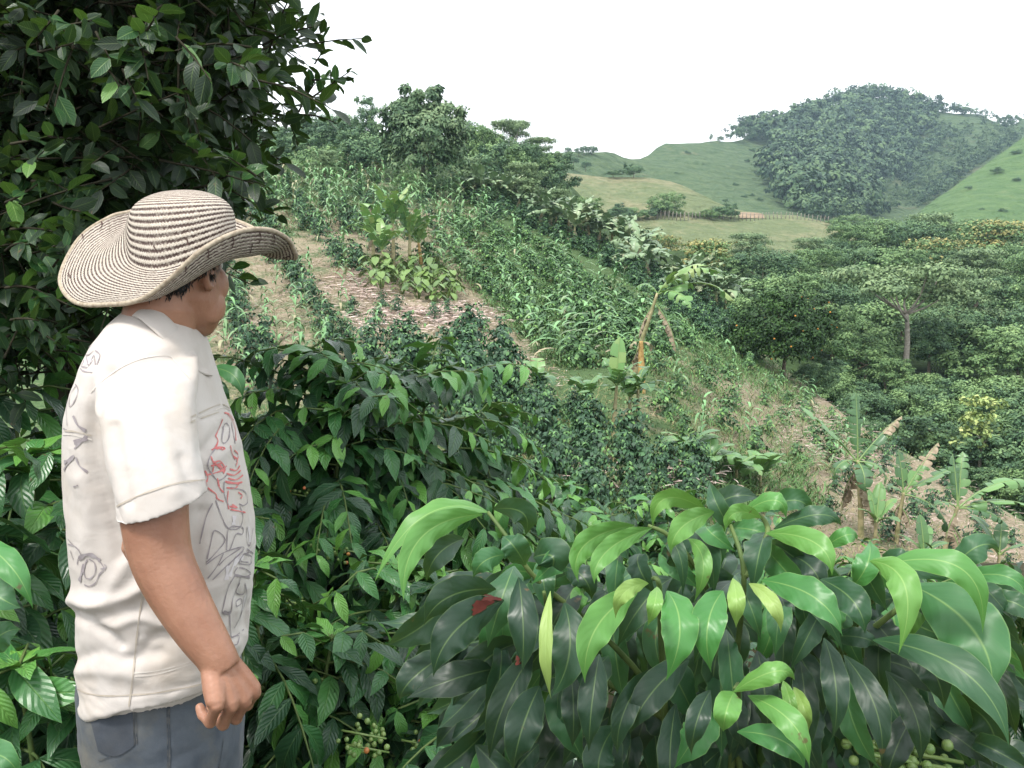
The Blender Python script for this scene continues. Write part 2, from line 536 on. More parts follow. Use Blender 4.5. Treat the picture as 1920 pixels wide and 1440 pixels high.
M_near = simple_mat("near_soil", (0.02, 0.022, 0.012), (0.07, 0.06, 0.035), 3.0, 0.95, 0.1, 0.8, 0.05)

HILL.build("hillside", -700, 2700, 20, 1330, 60, M_field, 0.10, 0.5, 0.35, 0.5, dryness)
WOODS.build("wooded_slope", 100, 1300, 40, 470, 16, M_wood, 0.4, 0.1, 0.3, 0.5)
VALLEY.build("valley_slope", 1100, 2600, 40, 1200, 24, M_wood, 0.4, 0.1, 0.15, 0.4)
PASTURE.build("pasture_hill", 800, 1900, 12, 560, 40, M_past, 0.5, 0.06, 0.3, 0.4)
MOUNT.build("mountain", 800, 2700, 16, 560, 40, M_mount, 2.5, 0.02, 0.4, 0.5)
RIGHTP.build("right_pasture", 1600, 2600, 16, 560, 36, M_right, 1.2, 0.03, 0.4, 0.4)

gx = np.linspace(-14, 14, 57); gy = np.linspace(-10, 19, 59)
V = np.array([(x, y, ground_z(x, y) + 0.06 * mnoise.fractal(Vector((x, y, 0)), 1, 2, 4)) for x in gx for y in gy])
idx = np.arange(len(gx) * len(gy)).reshape(len(gx), len(gy))
fq = np.stack([idx[:-1, :-1], idx[1:, :-1], idx[1:, 1:], idx[:-1, 1:]], -1).reshape(-1, 4)
o = MB().add(V, fq).build("near_ground", M_near); o['kind'] = 'structure'
s = 900.0
o = MB().add([(-s, -250, -34), (s, -250, -34), (s, s, -34), (-s, s, -34)], [(0, 1, 2, 3)]).build("ground", M_wood); o['kind'] = 'structure'
# ------------------------------------------------------------------ the person
YM = 1.60
def remesh(name, mb, mats, voxel, smooth_it, parent, fac=0.5):
    tmp = mb.build(name + "_raw", mats)
    md = tmp.modifiers.new("r", 'REMESH'); md.mode = 'VOXEL'; md.voxel_size = voxel; md.use_smooth_shade = True
    if smooth_it:
        sm = tmp.modifiers.new("s", 'SMOOTH'); sm.factor = fac; sm.iterations = smooth_it
    dg = bpy.context.evaluated_depsgraph_get()
    me = bpy.data.meshes.new_from_object(tmp.evaluated_get(dg))
    bpy.data.objects.remove(tmp)
    me.materials.clear()
    for m in (mats if isinstance(mats, (list, tuple)) else [mats]):
        me.materials.append(m)
    me.polygons.foreach_set('use_smooth', np.ones(len(me.polygons), bool))
    me.name = name
    return link(name, me, parent)

def get_co(me):
    a = np.zeros(len(me.vertices) * 3); me.vertices.foreach_get('co', a); return a.reshape(-1, 3)
def set_co(me, a):
    me.vertices.foreach_set('co', a.ravel()); me.update()
def get_no(me):
    a = np.zeros(len(me.vertices) * 3); me.vertex_normals.foreach_get('vector', a); return a.reshape(-1, 3)

def bvh_of(o):
    dg = bpy.context.evaluated_depsgraph_get()
    return BVHTree.FromObject(o, dg)

def on_surface(bvh, px, py):
    d = Vector(PY(px, py, 1.0) - _c).normalized()
    h = bvh.ray_cast(Vector(_c), d)
    return (np.array(h[0]), np.array(h[1])) if h[0] is not None else (None, None)

def strokes(bvh, lines, width_px, mb, lift=0.0012, smooth=5, dense=True):
    """thin drawn or stitched lines lying on a garment"""
    for ln in lines:
        w = width_px
        if isinstance(ln, tuple) and isinstance(ln[0], (int, float)): w, ln = ln
        pts = catmull(np.array(ln, float), smooth) if len(ln) > 2 else np.linspace(ln[0], ln[1], smooth * 2)
        prev = None
        run_v, run = [], []
        def flush():
            if len(run) > 1:
                p = np.array([r[0] for r in run]); nn = np.array([r[1] for r in run])
                tan = nrm(np.gradient(p, axis=0)); side = nrm(np.cross(tan, nn))
                hw = w * 0.5 * YM / F * (0.75 + 0.25 * np.sin(np.arange(len(p)) * 0.9))[:, None]
                V = np.concatenate([p + side * hw + nn * lift, p - side * hw + nn * lift])
                k = len(p)
                mb.add(V, [(i, i + 1, k + i + 1, k + i) for i in range(k - 1)])
            run.clear()
        for q in pts:
            p, n_ = on_surface(bvh, q[0], q[1])
            if p is None or (prev is not None and np.linalg.norm(p - prev) > 0.02):
                flush(); prev = p
                if p is None: continue
            run.append((p, n_)); prev = p
        flush()

person = thing("person", "man in a striped woven hat and pale printed shirt looking out over the field", "person", (PY(300, 1320, YM)[0], YM, ground_z(-0.6, YM)))
def kid_p(o):
    o.parent = person
    o.matrix_parent_inverse = person.matrix_basis.inverted()
    return o

# ---- materials
M_skin, nt, b = new_mat("skin")
n1 = noise_node(nt, 9.0, 5); n2 = noise_node(nt, 160.0, 3)
r = ramp(nt, [(0.3, (0.265, 0.128, 0.082)), (0.7, (0.42, 0.225, 0.148))]); nt.links.new(n1.outputs[0], r.inputs[0])
nt.links.new(r.outputs[0], b.inputs['Base Color'])
b.inputs['Roughness'].default_value = 0.45
b.inputs['Specular IOR Level'].default_value = 0.4
b.inputs['Subsurface Weight'].default_value = 0.12
b.inputs['Subsurface Radius'].default_value = (0.012, 0.005, 0.003)
b.inputs['Subsurface Scale'].default_value = 0.5
bump(nt, b, math_node(nt, 'ADD', n2.outputs[0], math_node(nt, 'MULTIPLY', n1.outputs[0], 2.0)), 0.4, 0.002)

def cloth_mat(name, c1, c2, stain, scale=6.0, weave=900.0, stain_amt=0.4, stain_scale=5.0, wr=0.004):
    m, nt, b = new_mat(name)
    a = noise_node(nt, scale, 5, 0.6); s = noise_node(nt, stain_scale, 5, 0.65); w = noise_node(nt, weave, 1)
    wrk = noise_node(nt, 16.0, 3, 0.5)
    wrk.inputs['Distortion'].default_value = 0.6
    r = ramp(nt, [(0.3, c1), (0.7, c2)]); nt.links.new(a.outputs[0], r.inputs[0])
    sr = ramp(nt, [(0.5, (0, 0, 0)), (0.75, (1, 1, 1))]); nt.links.new(s.outputs[0], sr.inputs[0])
    col = mixc(nt, math_node(nt, 'MULTIPLY', sr.outputs[0], stain_amt), r.outputs[0], stain)
    col = mixc(nt, math_node(nt, 'MULTIPLY', w.outputs[0], 0.12), col, (0.3, 0.28, 0.25))
    nt.links.new(col, b.inputs['Base Color'])
    b.inputs['Roughness'].default_value = 0.9
    b.inputs['Specular IOR Level'].default_value = 0.15
    b.inputs['Sheen Weight'].default_value = 0.08
    h = math_node(nt, 'ADD', math_node(nt, 'MULTIPLY', wrk.outputs[0], 1.0), math_node(nt, 'MULTIPLY', w.outputs[0], 0.06))
    bump(nt, b, h, 0.5, wr)
    return m
M_shirt = cloth_mat("shirt_cotton", (0.475, 0.43, 0.395), (0.575, 0.535, 0.505), (0.41, 0.32, 0.22), stain_amt=0.45, wr=0.006)
M_jeans = cloth_mat("denim", (0.032, 0.046, 0.066), (0.082, 0.098, 0.118), (0.135, 0.125, 0.095), scale=14, stain_amt=0.9, stain_scale=6.0, wr=0.005)
M_pocket = cloth_mat("denim_pocket", (0.019, 0.028, 0.044), (0.046, 0.057, 0.074), (0.09, 0.085, 0.075), scale=14, stain_amt=0.3, stain_scale=9.0)
M_seam = simple_mat("seam_thread", (0.50, 0.46, 0.42), (0.64, 0.60, 0.55), 40, 0.9, 0.1)
M_seamlight = simple_mat("seam_light", (0.38, 0.33, 0.27), (0.47, 0.42, 0.36), 40, 0.9, 0.1)
M_red = simple_mat("red_print", (0.50, 0.13, 0.13), (0.62, 0.24, 0.23), 60, 0.9, 0.1)
M_grey = simple_mat("grey_print", (0.22, 0.19, 0.20), (0.36, 0.33, 0.34), 60, 0.9, 0.1)
M_shade = simple_mat("pale_grey_print", (0.50, 0.46, 0.47), (0.62, 0.58, 0.58), 30, 0.9, 0.1)
M_thread = simple_mat("denim_thread", (0.03, 0.04, 0.055), (0.12, 0.12, 0.115), 90, 0.9, 0.1)
M_hair = simple_mat("dark_hair", (0.006, 0.005, 0.005), (0.02, 0.015, 0.012), 200, 0.5, 0.4)

# ---- body: head, neck, both arms and hands as one surface
bd = MB()
def q(px, py, y=YM): return PY(px, py, y)
hf = nrm(np.array([0.42, 0.907, -0.06]))            # where the face points: right and away
hl = nrm(np.array([-0.907, 0.42, 0.0]))             # the man's left
hu = nrm(np.cross(hf, hl)); hl = np.cross(hu, hf)
HC = q(327, 500, YM + 0.01)                        # head centre
def H(f, l, u): return HC + hf * f + hl * l + hu * u
N = 28
def head_ring(u, f0, f1, w):
    """superellipse slice of the skull: back at f0, front at f1, half width w"""
    a = np.linspace(0, 2 * math.pi, N, endpoint=False)
    ca, sa = np.cos(a), np.sin(a)
    c, rr = (f0 + f1) / 2, (f1 - f0) / 2
    narrow = np.where(ca > 0, 1 - 0.22 * ca ** 2, 1.0)
    return np.array([H(c + rr * np.sign(x) * abs(x) ** 0.9, w * k * np.sign(y_) * abs(y_) ** 0.9, u) for x, y_, k in zip(ca, sa, narrow)])
rings = [(0.105, -0.03, 0.05, 0.03), (0.095, -0.055, 0.065, 0.045), (0.07, -0.072, 0.080, 0.058), (0.04, -0.074, 0.090, 0.062), (0.0, -0.078, 0.094, 0.069),
         (-0.03, -0.082, 0.093, 0.073), (-0.06, -0.07, 0.092, 0.071), (-0.085, -0.04, 0.090, 0.064), (-0.105, -0.01, 0.084, 0.052), (-0.12, 0.02, 0.074, 0.036), (-0.126, 0.035, 0.064, 0.022)]
Vr = np.concatenate([head_ring(*r_) for r_ in rings])
fc = [(i * N + j, i * N + (j + 1) % N, (i + 1) * N + (j + 1) % N, (i + 1) * N + j) for i in range(len(rings) - 1) for j in range(N)]
fc += [tuple(range(N - 1, -1, -1)), tuple((len(rings) - 1) * N + j for j in range(N))]
bd.add(Vr, fc)
def blob(c, rx, ry, rz, A=hf, B=hl, C_=hu, n=12):
    th = np.linspace(0, math.pi, n); ph = np.linspace(0, 2 * math.pi, n, endpoint=False)
    V = np.array([c + A * rx * math.sin(t) * math.cos(p) + B * ry * math.sin(t) * math.sin(p) + C_ * rz * math.cos(t) for t in th for p in ph])
    f = [(i * n + j, i * n + (j + 1) % n, (i + 1) * n + (j + 1) % n, (i + 1) * n + j) for i in range(n - 1) for j in range(n)]
    bd.add(V, f)
# nose, brow, lips, chin, cheeks
bd.add(*tube([H(0.088, 0, 0.022), H(0.100, 0, 0.0), H(0.113, 0, -0.02), H(0.106, 0, -0.034)], [0.009, 0.011, 0.015, 0.012], 8))
blob(H(0.098, 0.012, -0.031), 0.011, 0.009, 0.008); blob(H(0.098, -0.012, -0.031), 0.011, 0.009, 0.008)
blob(H(0.083, 0.03, 0.027), 0.012, 0.026, 0.009); blob(H(0.083, -0.03, 0.027), 0.012, 0.026, 0.009)
blob(H(0.092, 0, -0.058), 0.010, 0.024, 0.006); blob(H(0.090, 0, -0.069), 0.010, 0.021, 0.007)
blob(H(0.072, 0, -0.106), 0.018, 0.022, 0.016)
for s_ in (1, -1):
    blob(H(0.054, s_ * 0.046, -0.030), 0.028, 0.020, 0.034)
    blob(H(0.034, s_ * 0.054, -0.068), 0.036, 0.014, 0.034)      # full jaw
# ears: an outer rim with a hollow
for s_ in (1, -1):
    ec = [H(-0.004 - 0.014 * math.sin(a) * 1.0 - (0.006 if math.cos(a) > 0 else 0), s_ * (0.080 + 0.010 * (0.5 + 0.5 * math.sin(a))), -0.006 + 0.030 * math.cos(a)) for a in np.linspace(-0.5, 3.6, 12)]
    bd.add(*tube(ec, np.interp(np.arange(12), [0, 5, 11], [0.005, 0.0058, 0.0075]), 8))
    blob(H(-0.008, s_ * 0.078, -0.008), 0.016, 0.007, 0.026)
    blob(H(0.0, s_ * 0.081, -0.036), 0.008, 0.006, 0.009)
    blob(H(0.011, s_ * 0.079, -0.012), 0.005, 0.005, 0.008)
# neck
NB = q(288, 640, YM)
bd.add(*tube([H(-0.02, 0, -0.02), H(-0.028, 0, -0.07), NB * 0.55 + H(-0.03, 0, -0.10) * 0.45, NB + [0.0, 0, 0.0], NB + [-0.01, 0, -0.08]], None, 20,
             ell=[(0.066, 0.068), (0.062, 0.066), (0.065, 0.070), (0.074, 0.080), (0.10, 0.10)]))
# right arm
ap = [q(280, 815, 1.39), q(283, 870, 1.37), q(288, 950, 1.345), q(301, 1040, 1.335), q(332, 1110, 1.325), q(372, 1180, 1.315), q(402, 1226, 1.31), q(416, 1252, 1.31)]
ar = [0.048, 0.052, 0.052, 0.0475, 0.0440, 0.0375, 0.0315, 0.0295]
apc = catmull(ap, 5); arc_ = np.interp(np.linspace(0, len(ap) - 1, len(apc)), np.arange(len(ap)), ar)
bd.add(*tube(apc, arc_, 18))
ec_ = q(268, 1030, 1.345)
bd.add(*tube([q(262, 985, 1.35), q(264, 1020, 1.35), q(280, 1060, 1.34)], [0.022, 0.030, 0.024], 12))       # point of the elbow
bd.add(*tube([q(398, 1222, 1.290), q(408, 1236, 1.288)], [0.008, 0.008], 10))                                     # wrist bone
# right hand, loosely closed
wv = nrm(np.array([0.66, 0.74, 0.10]))            # from the little finger towards the index
pv = nrm(np.array([-0.70, 0.66, 0.10]))           # palm side
W0 = q(414, 1245, 1.305)
KN = [q(409, 1325, 1.262), q(437, 1326, 1.283), q(462, 1318, 1.303), q(480, 1300, 1.322)]
for i, k_ in enumerate(KN):                       # back of the hand
    base = W0 + wv * (0.030 * (i / 3.0 - 0.5)) + np.array([0, 0, -0.006])
    mid = base * 0.45 + k_ * 0.55 + pv * 0.004
    bd.add(*tube([base, mid, k_ + pv * 0.006], [0.0175, 0.0175, 0.0150], 10))
    blob(k_ + pv * 0.003, 0.0105, 0.0105, 0.0105)
dn = np.array([0.06, 0.0, -1.0])
FL = [(0.046, 0.022, 0.019, 0.0092), (0.054, 0.027, 0.021, 0.0100), (0.053, 0.028, 0.022, 0.0103), (0.042, 0.025, 0.021, 0.0103)]
for i, (k_, (l1, l2, l3, rf)) in enumerate(zip(KN, FL)):
    d1 = nrm(dn * 0.85 + pv * (0.62 + 0.05 * i)); d2 = nrm(dn * -0.05 + pv * 1.0); d3 = nrm(-dn * 0.70 + pv * 0.55)
    a0 = k_ + pv * 0.004; a1 = a0 + d1 * l1; a2 = a1 + d2 * l2; a3 = a2 + d3 * l3
    bd.add(*tube([a0, (a0 + a1) / 2, a1, (a1 + a2) / 2, a2, (a2 + a3) / 2, a3], [rf * 1.12, rf * .98, rf * 1.08, rf * .95, rf * 1.0, rf * .92, rf * .62], 10))
    blob(a1 - pv * 0.001, rf * 1.1, rf * 1.1, rf * 1.1)
# thumb: leaves the side of the palm near the wrist and lies along the index finger
t0 = W0 + wv * 0.020 + np.array([0, 0, -0.016]) + pv * 0.012; t1 = t0 + wv * 0.016 + pv * 0.018 + dn * 0.026
t2 = KN[3] + pv * 0.040 + wv * 0.006 + dn * 0.004; t3 = t2 + dn * 0.022 + pv * 0.012 - wv * 0.012
bd.add(*tube([t0, t1, t2, (t2 + t3) / 2, t3], [0.020, 0.017, 0.0125, 0.0125, 0.008], 10))
# left arm, on the far side, hanging the same way
off = np.array([-0.26, 0.44, 0.0])
lp = [p + off + np.array([0, -2 * (p[1] - 1.41) * 0.9, 0]) for p in ap]
bd.add(*tube(catmull(lp, 4), np.interp(np.linspace(0, 7, 29), np.arange(8), ar), 14))
LW = lp[-1]
for i in range(4):
    b0 = LW + np.array([0.010 * (i - 1.5), 0.004, 0.0]); b1 = b0 + np.array([0.018 + 0.006 * (i - 1.5), 0.0, -0.075])
    bd.add(*tube([b0, b1], [0.017, 0.0145], 8))
    bd.add(*tube([b1, b1 + [0.004, -0.012, -0.035], b1 + [-0.004, -0.034, -0.048], b1 + [-0.006, -0.045, -0.030]], [0.0115, 0.0108, 0.010, 0.007], 8))
bd.add(*tube([LW + [0.01, 0, -0.02], LW + [0.04, -0.015, -0.06], LW + [0.035, -0.03, -0.10]], [0.019, 0.015, 0.009], 8))
body = kid_p(remesh("body", bd, M_skin, 0.0028, 5, None, 0.45))
me = body.data

# eyes on the far side of the face
M_eye = simple_mat("eye_white", (0.7, 0.68, 0.65), (0.8, 0.78, 0.75), 10, 0.2, 0.5)
for s_ in (1, -1):
    e = MB()
    n_ = 10
    th = np.linspace(0, math.pi, n_); ph = np.linspace(0, 2 * math.pi, n_, endpoint=False)
    c_ = H(0.0715, s_ * 0.031, 0.008)
    V = np.array([c_ + 0.0125 * np.array([math.sin(t) * math.cos(p_), math.sin(t) * math.sin(p_), math.cos(t)]) for t in th for p_ in ph])
    f_ = [(i * n_ + j, i * n_ + (j + 1) % n_, (i + 1) * n_ + (j + 1) % n_, (i + 1) * n_ + j) for i in range(n_ - 1) for j in range(n_)]
    e.add(V, f_, mat=0)
    c2 = H(0.082, s_ * 0.031, 0.008)
    V2, f2 = tube([c2, c2 + hf * 0.0025], [0.0055, 0.003], 10)
    e.add(V2, f2, mat=1)
    kid_p(e.build("eye", [M_eye, M_hair]))

# short dark hair: cap over the back and sides of the skull with cropped strands
hb = MB()
rg = np.random.default_rng(5)
bvh_b = bvh_of(body)
pts, dirs, nns = [], [], []
for k_ in range(15000):
    a = rg.uniform(-math.pi, math.pi); u = rg.uniform(-0.072, 0.03)
    fcos = math.cos(a)
    low = np.interp(fcos, [-1, -0.55, -0.1, 0.12, 0.30, 0.62, 0.8, 1], [-0.050, -0.042, 0.0, -0.016, -0.012, 0.008, 0.02, 0.05])
    if u < low + rg.normal() * 0.004 or (fcos < 0.0 and math.sin(a) > -0.6 and u > -0.045): continue
    dirv = hf * fcos + hl * math.sin(a)
    h_ = bvh_b.ray_cast(Vector(H(0, 0, u) + dirv * 0.25), Vector(-dirv))
    if h_[0] is None: continue
    pts.append(np.array(h_[0]) - np.array(h_[1]) * 0.002); nns.append(np.array(h_[1]))
    dirs.append(nrm(-hu + np.array(h_[1]) * 0.35 - hf * 0.25 + rg.normal(size=3) * 0.25))
leaves(hb, pts, dirs, nns, 0.016, 0.0022, rg.random(len(pts)), 2, 0, 'strap', 0.3)
kid_p(hb.build("hair", M_hair))
eb = MB()
for s_ in (1, -1):
    pp = [H(0.088 - 0.010 * t_ ** 2, s_ * (0.012 + 0.038 * t_), 0.030 + 0.006 * math.sin(t_ * 3)) for t_ in np.linspace(0, 1, 40)]
    leaves(eb, pp, [hl * s_ + hu * 0.3] * 40, [hf] * 40, 0.010, 0.003, 0.5, 2, 0, 'strap')
kid_p(eb.build("eyebrow", M_hair))

# ---- shirt
sh = MB()
yaw = math.radians(10)
def torso_ring(py, xl, xr, bw, dz=None, n=40, yc=YM):
    pl, pr = q(xl, py, yc), q(xr, py, yc)
    c = (pl + pr) / 2; ax = (pr[0] - pl[0]) / 2
    a_ = math.sqrt(max(ax ** 2 - (bw * math.sin(yaw)) ** 2, 1e-5)) / math.cos(yaw)
    A = np.array([math.cos(yaw), math.sin(yaw), 0]); B = np.array([-math.sin(yaw), math.cos(yaw), 0])
    t = np.linspace(0, 2 * math.pi, n, endpoint=False)
    e = 0.88
    V = c + np.outer(np.sign(np.cos(t)) * np.abs(np.cos(t)) ** e * a_, A) + np.outer(np.sign(np.sin(t)) * np.abs(np.sin(t)) ** e * bw, B)
    if dz is not None: V[:, 2] += dz(np.cos(t), np.sin(t))
    return V
tr = [(578, 242, 340, 0.060), (592, 226, 352, 0.085), (612, 206, 367, 0.124), (640, 185, 384, 0.171), (680, 168, 394, 0.197), (720, 155, 405, 0.201), (765, 144, 419, 0.198), (810, 140, 437, 0.193),
      (860, 141, 450, 0.188), (920, 144, 462, 0.186), (980, 148, 470, 0.186), (1040, 153, 473, 0.186), (1095, 161, 470, 0.188), (1125, 164, 467, 0.187), (1160, 163, 464, 0.192), (1215, 166, 460, 0.196), (1262, 169, 453, 0.197), (1290, 172, 447, 0.195)]
R_ = [torso_ring(*a_) for a_ in tr[:-2]]
R_.append(torso_ring(*tr[-2], dz=lambda c, s: 0.012 + 0.016 * c - 0.012 * s))
hemdz = lambda c, s: 0.020 + 0.030 * c + np.where(s < 0, 0.038 * s * s, 0)
R_.append(torso_ring(*tr[-1], dz=hemdz))
r_in = torso_ring(1290, 185, 434, 0.182, dz=hemdz); R_.append(r_in)
r_in2 = torso_ring(1255, 193, 426, 0.175); R_.append(r_in2)
r_in3 = torso_ring(1215, 200, 416, 0.166); R_.append(r_in3)
n_ = 40
fc = [(i * n_ + j, (i + 1) * n_ + j, (i + 1) * n_ + (j + 1) % n_, i * n_ + (j + 1) % n_) for i in range(len(R_) - 1) for j in range(n_)]
fc += [tuple(range(n_)), tuple((len(R_) - 1) * n_ + j for j in range(n_ - 1, -1, -1))]
sh.add(np.concatenate(R_), fc)
# sleeves: an open tube that turns back inside itself
def sleeve(mirror):
    cs = [q(292, 668, 1.50), q(276, 705, 1.445), q(270, 760, 1.405), (q(281, 840, 1.375)), q(294, 905, 1.355), q(303, 950, 1.345)]
    el = [(0.070, 0.070), (0.080, 0.080), (0.0795, 0.080), (0.0735, 0.074), (0.0715, 0.071), (0.0715, 0.070)]
    tilt = [0, 0, 0.05, 0.14, 0.21, 0.25]
    fr = []
    for t_ in tilt:
        fr.append((nrm(np.array([math.cos(t_), 0, math.sin(t_)])), nrm(np.array([0.0, 1.0, 0.10]))))
    pts_ = [c for c in cs]
    # turn back inside
    pts_ += [cs[-1] + [0, 0, 0.000], cs[-2] + [0, 0, 0.01], cs[-3] + [0, 0, 0.02]]
    el += [(0.0655, 0.064), (0.062, 0.061), (0.056, 0.056)]
    fr += [fr[-1], fr[-2], fr[-3]]
    pts_ = np.array(pts_)
    if mirror:
        pts_ = pts_ * [1, -1, 1] + [0, 2 * YM - 0.06, 0]; pts_[:, 0] += np.interp(pts_[:, 2], [1.10, 1.42], [-0.17, -0.035]); pts_[:2, 1] -= 0.03
    sh.add(*tube(pts_, None, 32, ell=el, frame=fr))
sleeve(False); sleeve(True)
shirt = kid_p(remesh("shirt", sh, M_shirt, 0.0032, 18, None, 0.5))
me = shirt.data
co, no = get_co(me), get_no(me)
# real folds: pulled cloth at the waist, under the arm and along the sleeve
def fold_lines(co):
    d = np.zeros(len(co))
    # project into photo pixels
    rel = co - _c
    dep = rel @ _f
    X = 960 + F * (rel @ _r) / dep; Y = 720 - F * (rel @ _u) / dep
    folds = [([(140, 1125), (190, 1132), (240, 1118), (290, 1085)], 9, 0.011), ([(150, 1150), (200, 1185), (225, 1210)], 8, -0.010), ([(170, 1165), (215, 1172), (265, 1160), (330, 1185)], 7, 0.006),
             ([(145, 1235), (190, 1222), (240, 1235), (300, 1222)], 9, -0.006), ([(150, 1260), (210, 1262), (260, 1268)], 8, 0.004), ([(270, 1215), (300, 1190), (340, 1180)], 8, -0.006),
             ([(205, 700), (180, 760), (175, 850), (200, 950), (230, 1040)], 11, -0.009), ([(240, 1050), (200, 1120), (160, 1140)], 10, 0.006),
             ([(385, 845), (400, 825), (425, 800)], 9, -0.007), ([(392, 868), (410, 855), (440, 830)], 9, 0.005), 
             ([(215, 800), (225, 860), (240, 940)], 9, -0.006), ([(300, 780), (310, 850), (330, 920)], 12, 0.004), ([(340, 860), (355, 900), (372, 925)], 8, -0.004),
             ([(380, 960), (365, 1020), (372, 1080)], 10, -0.006), ([(455, 1120), (465, 1150), (450, 1190)], 9, -0.008), ([(400, 1230), (430, 1215), (455, 1190)], 9, 0.008), ([(150, 900), (165, 960), (160, 1030)], 12, 0.005)]
    front = no @ (-_f) > -0.2
    for pl, w, amp in folds:
        c = catmull(np.array(pl, float), 10)
        dd = np.full(len(co), 1e9)
        for s_ in range(len(c)):
            dd = np.minimum(dd, (X - c[s_, 0]) ** 2 + (Y - c[s_, 1]) ** 2)
        d += amp * np.exp(-dd / (2 * w * w)) * front
    return d
disp = fold_lines(co) * 1.0
for i in range(len(co)):
    v = co[i]
    low = min(max((1.02 - v[2]) / 0.2, 0), 1)
    disp[i] += (0.0022 + 0.0035 * low) * mnoise.fractal(Vector((v[0] * 9, v[1] * 9, v[2] * (14 + 8 * low))), 0.9, 2.0, 3)
set_co(me, co + no * disp[:, None])
sm = shirt.modifiers.new("smooth", 'SMOOTH'); sm.factor = 0.5; sm.iterations = 4

bvs = bvh_of(shirt)
def zz(ox, oy, pts_):   # enlarged detail coordinates -> photograph pixels
    return [(ox + x / 3.4286, oy + y / 3.4286) for x, y in pts_]
A_ = lambda *p_: zz(80, 640, p_)
B_ = lambda *p_: zz(80, 1020, p_)
sb = MB()
strokes(bvs, [A_((310, 330), (400, 240), (520, 160), (660, 105), (800, 92), (850, 130), (910, 200), (945, 240)),
              B_((585, 830), (720, 815), (850, 785), (1000, 735)), B_((590, 850), (720, 838), (860, 800), (1010, 752)),
              A_((955, 505), (1030, 470), (1110, 440), (1160, 425), (1215, 450)), A_((120, 600), (190, 600), (320, 632))], 2.4, sb)
kid = KIDS  # (kept for copies)
o_ = sb.build("seam", M_seam, shirt); o_.matrix_parent_inverse = shirt.matrix_world.inverted()
sb = MB()
strokes(bvs, [A_((480, 1060), (600, 1000), (760, 940), (900, 905), (1040, 890)), B_((215, 925), (290, 960), (420, 975), (560, 970), (700, 960), (850, 935), (960, 915), (1030, 895)),
              B_((650, 270), (620, 480), (600, 640), (590, 760), (575, 900), (555, 1045)), A_((955, 485), (1040, 445), (1140, 405), (1200, 430)), A_((120, 575), (200, 578), (315, 605)),
              A_((950, 520), (1030, 490), (1130, 455))], 3.2, sb, lift=0.0014)
sb.build("hem_stitch", M_seamlight, shirt)
rd = MB()
RED = [A_((1155, 500), (1130, 560), (1108, 610)), A_((1180, 460), (1210, 500), (1235, 560), (1240, 640)), A_((1165, 460), (1200, 470), (1225, 510)), A_((1100, 690), (1140, 680), (1170, 690), (1150, 700)),
       A_((1108, 610), (1125, 640), (1110, 680), (1085, 700)), A_((1040, 860), (1090, 850), (1150, 830), (1180, 800)), A_((1100, 780), (1140, 770), (1170, 820), (1160, 850)), A_((1080, 740), (1095, 790), (1090, 840)),
       A_((1045, 890), (1060, 940), (1110, 980), (1120, 1010), (1160, 1030)), A_((1120, 880), (1135, 940), (1160, 970)), A_((1170, 900), (1220, 915), (1280, 905)), A_((1190, 880), (1240, 890), (1285, 860)),
       A_((1180, 850), (1230, 860), (1270, 830)), A_((1200, 820), (1240, 830), (1265, 800)), A_((1225, 740), (1250, 760), (1240, 800)), A_((1230, 700), (1255, 730), (1245, 770)), A_((1205, 670), (1215, 720), (1235, 760)),
       A_((1040, 830), (1060, 870), (1050, 910)), A_((1080, 800), (1120, 790), (1150, 780)), A_((1095, 770), (1130, 810), (1165, 845)), A_((1180, 940), (1230, 945), (1250, 930)), A_((1190, 960), (1185, 1030), (1195, 1080)),
       A_((1255, 970), (1280, 990), (1270, 1010)), A_((1200, 1060), (1250, 1070), (1215, 1050)), (6, A_((1120, 790), (1150, 810), (1165, 835))), (5, A_((1110, 690), (1150, 690))), (5, A_((1180, 905), (1260, 915))),
       A_((1205, 1080), (1300, 1100)), (5, A_((1125, 890), (1130, 930)))]
strokes(bvs, RED, 3.4, rd)
rd.build("red_drawing", M_red, shirt)
gr = MB()
